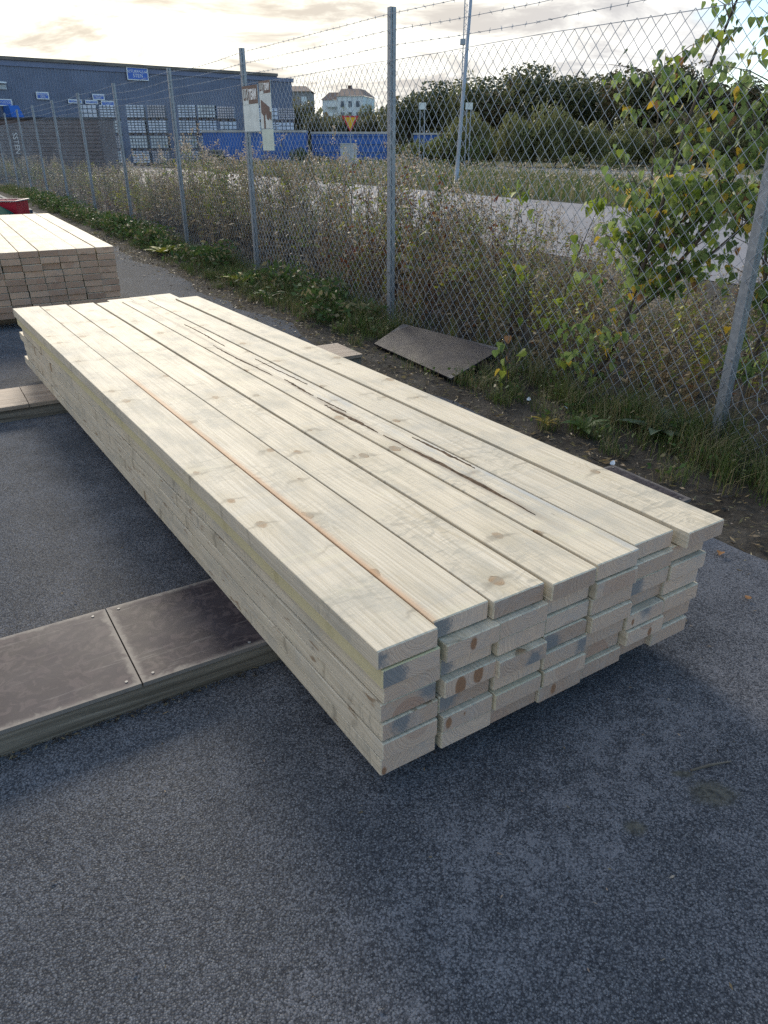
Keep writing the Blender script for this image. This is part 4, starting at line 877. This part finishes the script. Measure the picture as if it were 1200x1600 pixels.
def off_sheet(P):   # no blades growing through the plywood sheet
    c = np.array([.32, 5.19]); u = np.array([.49, -.94]) / 1.06; v = np.array([.886, .462]); d = P[:, :2] - c; return ~((np.abs(d @ u) < .60) & (d @ v > -.255) & (d @ v < .30))
pos = fpos(s, o_); kp = off_sheet(pos); pos = pos[kp]; pick = pick[kp]; n = len(pos)
V, F = blades(n, pos, cl_h[pick], None, .0014, gr, 1.0); A_.add(V, F, np.tile(np.where(gr.uniform(0, 1, n) < cl_t[pick] * .75, 1, 0), 2))
n = 11000; cs = gr.uniform(3.2, 22, 90); co_ = -gr.uniform(.0, .36, 90); k = gr.integers(0, 90, n); s = cs[k] + gr.normal(0, .14, n); o_ = co_[k] + gr.normal(0, .10, n); C = fpos(s, o_, 0); C[:, 2] = gr.uniform(.02, 1, n) ** .8 * gr.uniform(.12, .32, 90)[k]
kp = off_sheet(C); C = C[kp]; V, F = quads_at(C, gr.uniform(.03, .085, len(C)), asp=.45, rng=gr); A_.add(V, F, gr.choice([2, 2, 2, 0, 1], len(C)))
n = 7000; pick = gr.integers(0, NC, n); s = cl_s[pick] + gr.normal(0, .06, n); o_ = cl_o[pick] + gr.normal(0, .05, n); C = fpos(s, o_, 0); C[:, 2] = gr.uniform(.01, .10, n)
C = C[off_sheet(C)]; n = len(C)
V, F = quads_at(C, gr.uniform(.012, .04, n), asp=.5, rng=gr); A_.add(V, F, gr.choice([2, 2, 0, 1], n))
V, F, M = A_.get(); tag(link('verge_grass', np_mesh('verge_grass', V, F, [G_A, G_B, G_C], M)), kind='stuff')
# litter of straw, dead leaves along the soil edge
A_ = Acc(); n = 5200; s = gr.uniform(-3, 12, n); o_ = -.62 + gr.normal(0, .16, n); C = fpos(s, o_, .004); C[:, 2] = gr.uniform(-.006, .012, n)
ud = np.stack([gr.normal(size=n), gr.normal(size=n), gr.normal(0, .12, n)], 1); V, F = quads_at(C, gr.uniform(.012, .05, n), asp=.22, rng=gr, updir=ud * 2); A_.add(V, F, gr.choice([0, 1, 4, 6], n, p=[.3, .25, .3, .15]))
V, F, M = A_.get(); tag(link('plant_litter', np_mesh('plant_litter', V, F, [L_DRY, L_STEM, L_OLIVE, G_A, G_B, L_RED, L_DARK], M)), kind='stuff')
# far verge beyond the road
A_ = Acc(); n = 26000; s = gr.uniform(-2, 46, n); o_ = 11.35 + gr.uniform(0, 1, n) ** 1.2 * 12; pos = fpos(s, o_); hh = .30 + .28 * gr.uniform(0, 1, n) ** 2
V, F = blades(n, pos, hh, None, .012, gr, .6); A_.add(V, F, np.tile(gr.choice([0, 1, 1, 2], n), 2))
n = 9000; s = gr.uniform(-2, 46, n); o_ = 11.4 + gr.uniform(0, 12, n); C = fpos(s, o_, 0); C[:, 2] = gr.uniform(.2, .62, n); V, F = quads_at(C, gr.uniform(.05, .12, n), asp=.5, rng=gr); A_.add(V, F, gr.choice([1, 3, 3, 0], n))
n = 7000; x = gr.uniform(-14, 4, n); y = 51.0 + gr.uniform(0, 5, n); V, F = blades(n, np.stack([x, y, 0 * x], 1), np.full(n, .45), None, .02, gr, .6); A_.add(V, F, np.tile(gr.choice([0, 0, 1, 2], n), 2))
V, F, M = A_.get(); tag(link('far_verge_grass', np_mesh('far_verge_grass', V, F, [G_A, G_B, G_C, L_FLUFF], M)), kind='stuff')

# trees
def crown_np(rng, rx, rz, n, leaf, lobes, mats_n, conic=False, kind=''):
    lc = rng.normal(size=(lobes, 3)); lc /= np.linalg.norm(lc, axis=1)[:, None]; lc *= rng.uniform(.25, .8, (lobes, 1)); lr = rng.uniform(.28, .52, lobes)
    k = rng.integers(0, lobes, n); d = rng.normal(size=(n, 3)); d /= np.linalg.norm(d, axis=1)[:, None]; q = lc[k] + d * (lr[k] * rng.uniform(.55, 1.08, n) ** .7)[:, None]
    if conic: t = rng.uniform(0, 1, n); a = rng.uniform(0, 6.28, n); rr = (1 - t) * (.55 + .45 * np.abs(np.sin(t * 40 + np.sin(a * 5)))) * rng.uniform(.4, 1, n); q = np.stack([rr * np.cos(a), rr * np.sin(a), 2 * t - 1], 1)
    C = q * np.array([rx, rx, rz]); up = kind in ('willow', 'scrub', 'birch'); V, F = quads_at(C, rng.uniform(.6, 1.3, n) * leaf * (1.5 if up else 1), asp=.28 if up else .6, rng=rng, updir=np.array([[0, 0, 1.0]]) + rng.normal(0, .3, (n, 3)) if up else None)
    tone = rng.uniform(0, 1, lobes)[k]; return V, F, np.where(rng.uniform(0, 1, n) < tone * .7, 1, 0)
def tree_proto(kind, seed):
    rng = np.random.default_rng(seed)
    H, rx, rz, n, leaf, lobes, ms = {'broad': (7.5, 2.9, 2.9, 5200, .30, 26, [T_DK, T_OL]), 'brown': (7.5, 2.6, 3.0, 4600, .28, 26, [T_BR, T_DK]), 'birch': (8.0, 2.2, 3.2, 3000, .26, 24, [T_OL, T_LT]), 'willow': (3.6, 2.1, 1.75, 5200, .20, 24, [T_LT, T_OL]), 'olive': (6.0, 2.4, 2.5, 4200, .28, 24, [T_OL, T_BR]), 'spruce': (8.6, 1.7, 3.8, 4200, .34, 5, [T_SP, T_DK]), 'scrub': (2.4, 1.6, 1.15, 3600, .16, 20, [L_OLIVE, T_BR])}[kind]
    V, F, M = crown_np(rng, rx, rz, n, leaf, lobes, 2, kind == 'spruce', kind); cm_ = np_mesh('crown', V, F, ms, M)
    b = MB(); cz = H - rz; b.tube([(0, 0, -.1), (.06, .03, cz * .6), (.0, .08, cz), (0.05, 0, cz + rz * .6)], [.16 * H / 7, .12 * H / 7, .08 * H / 7, .03], 7)
    for i in range(7):
        a = rng.uniform(0, 6.28); z0 = cz * rng.uniform(.55, 1.1); e = (math.cos(a) * rx * .75, math.sin(a) * rx * .75, z0 + rz * rng.uniform(.4, 1.1)); b.tube([(0, 0, z0), (e[0] * .5, e[1] * .5, z0 + (e[2] - z0) * .6), e], [.05 * H / 7, .035 * H / 7, .012], 5)
    to = b.build('trunk', TBARK); tm = to.data; bpy.data.objects.remove(to); return cm_, tm, cz, H
TP = {k: [tree_proto(k, 50 + 7 * j + i * 31) for j in range(2)] for i, k in enumerate(('broad', 'brown', 'birch', 'willow', 'olive', 'spruce', 'scrub'))}
tl = {'broad': ('dense dark green tree in the wood beyond the road', 'dark trees beyond the road'), 'brown': ('brownish autumn tree in the wood beyond the road', 'brownish trees beyond the road'), 'birch': ('loose light-crowned birch in the wood beyond the road', 'birches beyond the road'),
      'willow': ('pale green willow bush in front of the dark wood', 'willow bushes before the wood'), 'olive': ('olive autumn tree right of the warehouse', 'olive trees right of the warehouse'), 'spruce': ('pointed dark spruce standing among the round crowns', None), 'scrub': ('low olive scrub bush by the blue containers', 'scrub bushes by the containers')}
TLAB = {('broad', 640): 'dark tree just right of the second fence post', ('broad', 690): 'dark tree just left of the light pole', ('broad', 760): 'low dark tree just right of the light pole', ('broad', 835): 'tallest round dark tree right of the light pole',
        ('broad', 880): 'wide dark tree between the tallest round tree and the spruce', ('broad', 1015): 'tall dark tree behind the tall sapling', ('broad', 1105): 'dark tree behind the right half of the sapling', ('broad', 1200): 'dark tree at the right picture edge',
        ('brown', 800): 'brownish tree left of the tallest round dark tree', ('brown', 915): 'brownish tree just left of the pointed spruce', ('brown', 985): 'brownish tree just right of the pointed spruce', ('brown', 1060): 'tall brownish tree behind the sapling tips', ('brown', 1150): 'brownish tree behind the right fence post',
        ('brown', 1260): 'brownish tree cut by the right picture edge', ('birch', 720): 'loose light birch behind the light pole', ('birch', 575): 'thin pale birch before the apartment building', ('birch', 545): 'shorter pale birch left of the yield sign'}
def tree(kind, px, Y, ztop, sx=1.0, j=0):
    cm_, tm, cz, H = TP[kind][j % 2]; x = (px - 600) / 1170 * (Y * .8976); sc = ztop / H
    lab = TLAB.get((kind, px), tl[kind][0])
    t = thing({'willow': 'willow_bush', 'scrub': 'scrub_bush', 'spruce': 'spruce_tree'}.get(kind, 'tree'), lab, 'bush' if kind in ('willow', 'scrub') else 'tree', (x, Y, 0), random.uniform(0, 6.28), tl[kind][1])
    t.scale = (sc * sx, sc * sx, sc); link('crown', cm_, t, Matrix.Translation((0, 0, cz))); link('trunk', tm, t); return t
def ztop(py, Y): return 1.331 + (225.1 - py) * Y / 1452
for i, (k, px, py, Y, sx) in enumerate((('broad', 640, 140, 85, 1.4), ('broad', 690, 126, 85, 1.4), ('birch', 720, 122, 80, 1.0), ('broad', 760, 120, 82, 1.5), ('brown', 800, 110, 78, 1.4), ('broad', 835, 102, 74, 1.2), ('broad', 880, 106, 72, 1.5), ('brown', 915, 116, 76, 1.4),
        ('spruce', 942, 117, 74, .8), ('brown', 985, 104, 66, 1.35), ('broad', 1015, 92, 64, 1.15), ('brown', 1060, 98, 62, 1.2), ('broad', 1105, 116, 64, 1.4), ('brown', 1150, 122, 62, 1.4), ('broad', 1200, 122, 62, 1.2), ('brown', 1260, 118, 62, 1.2),
        ('olive', 440, 150, 105, 1.1), ('olive', 468, 152, 100, 1.0), ('olive', 500, 170, 96, 1.1), ('olive', 528, 178, 92, 1.1), ('olive', 562, 176, 92, 1.1), ('olive', 590, 172, 92, 1.1), ('olive', 615, 160, 90, 1.1), ('birch', 575, 160, 100, .8), ('birch', 545, 172, 96, .9))): tree(k, px, Y, ztop(py, Y), sx, i)
for i in range(17):
    px = 700 + i * 33 + random.uniform(-8, 8); Y = random.uniform(53, 58); tree('willow', px, Y, ztop(random.uniform(158, 205), Y), random.uniform(.8, 1.3), i)
for i, (px, py, Y) in enumerate(((470, 232, 54), (655, 215, 56), (690, 210, 55), (705, 205, 54), (740, 215, 53), (610, 225, 58), (345, 240, 53.8), (500, 240, 53.5), (960, 236, 46), (900, 238, 47), (1040, 232, 46))): tree('scrub', px, Y, ztop(py, Y), 1.1, i)
# far wood behind it all
A_ = Acc(); n = 16000; x = gr.uniform(-60, 130, n); z = gr.beta(1.2, 1.6, n) * (6.3 + 1.3 * np.sin(x * .13) + .8 * np.sin(x * .41)); y = 118 + gr.normal(0, 5, n); V, F = quads_at(np.stack([x, y, z], 1), gr.uniform(.6, 1.3, n), asp=.7, rng=gr); A_.add(V, F, gr.choice([0, 1, 2], n))
V, F, M = A_.get(); tag(link('far_woodland', np_mesh('far_woodland', V, F, [T_DK, T_OL, T_BR], M)), kind='stuff')

# saplings by the fence, with single heart-shaped leaves
def leaf_mesh(m):
    hp = [(0, 0), (.30, -.05), (.48, .14), (.44, .42), (.24, .74), (0, 1.05), (-.24, .74), (-.44, .42), (-.48, .14), (-.30, -.05)]
    b = MB(); vs = [(x, y, .30 * abs(x) - .22 * y * y) for i, (x, y) in enumerate(hp)] + [(0, .45, -.045)]
    b.add(vs, [(10, i, (i + 1) % 10) for i in range(10)]); o = b.build('leaf', m, smooth=True); me = o.data; bpy.data.objects.remove(o); return me
LM = {k: leaf_mesh(m) for k, m in (('g', SAP_G), ('y', SAP_Y), ('l', SAP_L), ('o', SAP_O))}
def sapling(label, base, stems, nleaf, mixp, seed, lsz=(.055, .095), spread=.16, extra=0):
    rng = np.random.default_rng(seed); t = thing('sapling', label, 'sapling', base); tr = MB(); tips = []
    for st in stems:
        pts = [Vector(p) for p in st[0]]; k = len(pts); tr.tube(pts, [st[1] * (1 - .85 * i / (k - 1)) for i in range(k)], 7)
        for i in range(st[2]):
            u = (.10 + .90 * rng.uniform(0, 1) ** 1.25) * (k - 1); j = min(int(u), k - 2); p = pts[j].lerp(pts[j + 1], u - j); a = rng.uniform(0, 6.28); l = rng.uniform(.5, 1.0) * spread * 2.0
            q = p + Vector((math.cos(a) * l, math.sin(a) * l * .7, l * rng.uniform(.1, 1.0))); tr.tube([p, p.lerp(q, .5) + Vector((0, 0, .02)), q], [.0035, .0026, .0012], 4); tips.append((p, q))
    tr.build('trunk', BARK, t, smooth=True)
    A_ = Acc()
    for i in range(nleaf + extra):
        p, q = tips[rng.integers(len(tips))]; c = p.lerp(q, rng.uniform(.25, 1.08)) + Vector(rng.normal(0, .03, 3)); sz = rng.uniform(*lsz)
        M = Matrix.Translation(c) @ Matrix.Rotation(rng.uniform(0, 6.28), 4, 'Z') @ Matrix.Rotation(R(rng.normal(-62, 26)), 4, 'X') @ Matrix.Rotation(R(rng.normal(0, 25)), 4, 'Y') @ Matrix.Diagonal((sz, sz, sz, 1))
        kd = rng.choice(['g', 'y', 'l', 'o'], p=mixp)
        if i < nleaf: link('leaf', LM[kd], t, M)
        else:
            Vv = np.array([tuple(M @ v.co) for v in LM[kd].vertices]); Ff = np.array([tuple(pp.vertices) + (pp.vertices[2],) for pp in LM[kd].polygons]); A_.add(Vv, Ff, 'gylo'.index(kd))
    if extra:
        V, F, Mi_ = A_.get(); F3 = F[:, :3]; o = link('leaf_mass', np_mesh('leaf_mass', V, F3, [SAP_G, SAP_Y, SAP_L, SAP_O], Mi_), t); o['kind'] = 'stuff'
    return t
b0 = FP(.95, .05)
rel = lambda s, o_, z: tuple(FP(s, o_, z) - b0)
sapling('leafy sapling with heart-shaped green and yellow leaves behind the fence by right post', b0, [
    ([(0, 0, 0), rel(.88, .10, .14), rel(.78, .14, .42), rel(.72, .2, .9), rel(.66, .24, 1.4), rel(.52, .3, 1.95), rel(.40, .33, 2.45)], .019, 40),
    ([rel(.78, .14, .42), rel(.5, .3, .9), rel(.30, .34, 1.4), rel(.18, .36, 1.95), rel(.14, .36, 2.3)], .012, 40),
    ([rel(.75, .16, .6), rel(.86, .3, .95), rel(.92, .34, 1.35), rel(.95, .36, 1.75)], .011, 30),
    ([rel(.75, .18, .5), rel(.42, .34, .85), rel(.16, .42, 1.15), rel(-.02, .44, 1.6)], .011, 36),
    ([rel(.74, .2, .7), rel(.62, .4, 1.1), rel(.56, .5, 1.6)], .009, 30)], 300, [.80, .08, .09, .03], 3, lsz=(.026, .056), extra=1700)
b0 = FP(.10, .30)
sapling('second leafy sapling crowded against the right fence post', b0, [
    ([(0, 0, 0), rel(.06, .32, .6), rel(.04, .36, 1.2), rel(-.02, .4, 1.85)], .013, 34), ([rel(.06, .32, .5), rel(.22, .4, 1.0), rel(.26, .42, 1.5)], .010, 30), ([rel(.06, .32, .4), rel(-.15, .4, .9), rel(-.25, .42, 1.45)], .010, 30)], 290, [.80, .08, .08, .04], 4, lsz=(.026, .055), extra=700)
for (lab, s, o_, h, dx, nl, sd, sz) in (('lime-leaved young shoot leaning right above the road edge', 1.42, .25, 1.10, -.28, 26, 8, (.05, .075)), ('short lime-leaved shoot left of the leaning one', 1.95, .3, 1.12, -.02, 18, 9, (.045, .07)), ('small young sapling with pale leaves on yard side of fence', 1.22, -.30, .30, .02, 16, 10, (.04, .06))):
    b0 = FP(s, o_); top = rel(s + dx, o_, h)
    sapling(lab, b0, [([(0, 0, 0), tuple(.5 * np.array(rel(s + dx * .3, o_, h))), tuple(Vector(rel(s + dx * .6, o_, h * .78))), top], .006, 9)], nl, [.1, .06, .82, .02] if sd < 10 else [.35, .15, .45, .05], sd, sz, .05)
# broad-leaved docks and rosettes
def rosette(label, p, n, l, m, seed):
    rng = np.random.default_rng(seed); t = thing('broadleaf_weed', label, 'weed', p)
    for i in range(n):
        a = i * 2.4 + rng.normal(0, .2); up = rng.uniform(.25, .95); ll = l * rng.uniform(.7, 1.1); b = MB(); N = 5; vs = []
        for k in range(N + 1):
            u = k / N; wv = .16 * ll * math.sin(math.pi * min(.97, u * .9 + .08)); r_ = ll * u; z = ll * (up * u - .55 * up * u * u) + .01; vs += [(r_, -wv, z + wv * .35), (r_, 0, z), (r_, wv, z + wv * .35)]
        b.add(vs, [(k * 3 + q, k * 3 + q + 1, k * 3 + q + 4, k * 3 + q + 3) for k in range(N) for q in range(2)]); b.build('leaf', m, t, Matrix.Rotation(a, 4, 'Z'), smooth=True)
rosette('grey-green broadleaf rosette left of the right fence post', FP(.22, -.12), 12, .20, leafm('mullein_leaf', (.07, .11, .07), (.12, .16, .10), .3), 1)
rosette('bright green dock in the grass below the third post', FP(5.6, -.30), 9, .26, L_YEL, 2)
rosette('dark dock beside the leaning plywood sheet', FP(2.45, -.78), 9, .11, G_C, 3)
rosette('leafy green clump by the dark bearer end', FP(.45, -.42), 10, .12, G_C, 4)
rosette('yellowing leaf clump touching the bearer end', FP(.62, -.52), 6, .08, SAP_Y, 5)
rosette('large pale dock midway between second and third posts', FP(4.7, -.38), 9, .20, G_C, 6)
rosette('fern-like weed at the fourth fence post foot', FP(8.3, -.35), 12, .30, L_YEL, 7)

# ------------------------------------------------------------------ litter on the ground
PAP = simple('litter_white', (.62, .66, .70), .6)
def leaf_on_ground(label, p, sz, m, cat='leaf', nm='fallen_leaf', tilt=12):
    o = link(nm, leaf_mesh(m), None, Matrix.Translation(p) @ Matrix.Rotation(random.uniform(0, 6.28), 4, 'Z') @ Matrix.Rotation(R(tilt), 4, 'X') @ Matrix.Diagonal((sz, sz, sz, 1))); return tag(o, label, cat)
leaf_on_ground('single yellow leaf lying against the foreground bearer', (-.385, 1.86, .012), .035, SAP_Y)
leaf_on_ground('pinkish dry leaf on the soil right of the near stack end', (1.215, 2.36, .012), .03, SAP_O)
for lab, s, o_ in (('scrap of white paper on soil by the right bearer end', .02, -.66), ('white scrap in the grass near the near stack', 3.9, -.55), ('pale scrap in litter between sheet and sapling', .95, -.36), ('white plastic bit standing by the fifth post', 11.2, -.22), ('bluish scrap on the weeds near the sapling foot', .72, -.28)):
    leaf_on_ground(lab, FP(s, o_, .02), .024, PAP, 'scrap', 'paper_scrap', 50)
tw_ = MB(); tw_.tube([(0, 0, .004), (.05, .004, .006), (.11, .006, .004)], [.0028, .0035, .0016], 5); tag(tw_.build('twig', OLD, None, Matrix.Translation((.725, 1.318, 0)) @ Matrix.Rotation(R(12), 4, 'Z')), 'grey splinter of wood beside the sandy stain on asphalt', 'stick')
for i, (x, y, l, a) in enumerate(((-.86, 1.43, .09, .5), (-.62, 1.63, .04, 1.0), (-.48, 1.72, .05, .6), (-.33, 1.86, .03, 1.4), (-.55, 1.64, .03, .2))):
    tw_ = MB(); tw_.tube([(0, 0, .003), (l * .5, .004, .005), (l, 0, .003)], .0016, 4); tag(tw_.build('straw', L_DRY, None, Matrix.Translation((x, y, 0)) @ Matrix.Rotation(a, 4, 'Z')), 'dry straw stalk lying along the foreground bearer', 'straw', 'straws along the bearer')

A_ = Acc(); n = 420; x = gr.normal(.3, 1.0, n); y = gr.normal(1.7, .9, n); C = np.stack([x, y, np.full(n, .004)], 1)
V, F = quads_at(C, gr.uniform(.004, .016, n), asp=.35, rng=gr, updir=np.stack([gr.normal(size=n), gr.normal(size=n), 0 * x], 1) * 3); A_.add(V, F, gr.choice([0, 1, 2], n))
n = 500; s = gr.uniform(0, 1, n); bx = -1.35 + s * 1.0; by = 1.10 + s * .60; C = np.stack([bx + gr.normal(0, .012, n) + .0, by + gr.normal(0, .014, n) - .0, np.full(n, .005)], 1)
V, F = quads_at(C, gr.uniform(.004, .02, n), asp=.3, rng=gr, updir=np.stack([gr.normal(size=n), gr.normal(size=n), 0 * s], 1) * 3); A_.add(V, F, gr.choice([1, 2, 2], n))
V, F, M = A_.get(); tag(link('wood_chips', np_mesh('wood_chips', V, F, [PLANK, L_DRY, L_DARK], M)), kind='stuff')
for i, (x, y) in enumerate(((1.32, 1.62), (-.75, 2.6), (1.18, 2.05))):
    leaf_on_ground(('small dry leaf on the asphalt at the right edge', 'small dry leaf on the asphalt behind the foreground bearer', 'small brown leaf right of the near stack end')[i], (x, y, .01), .022, SAP_O)
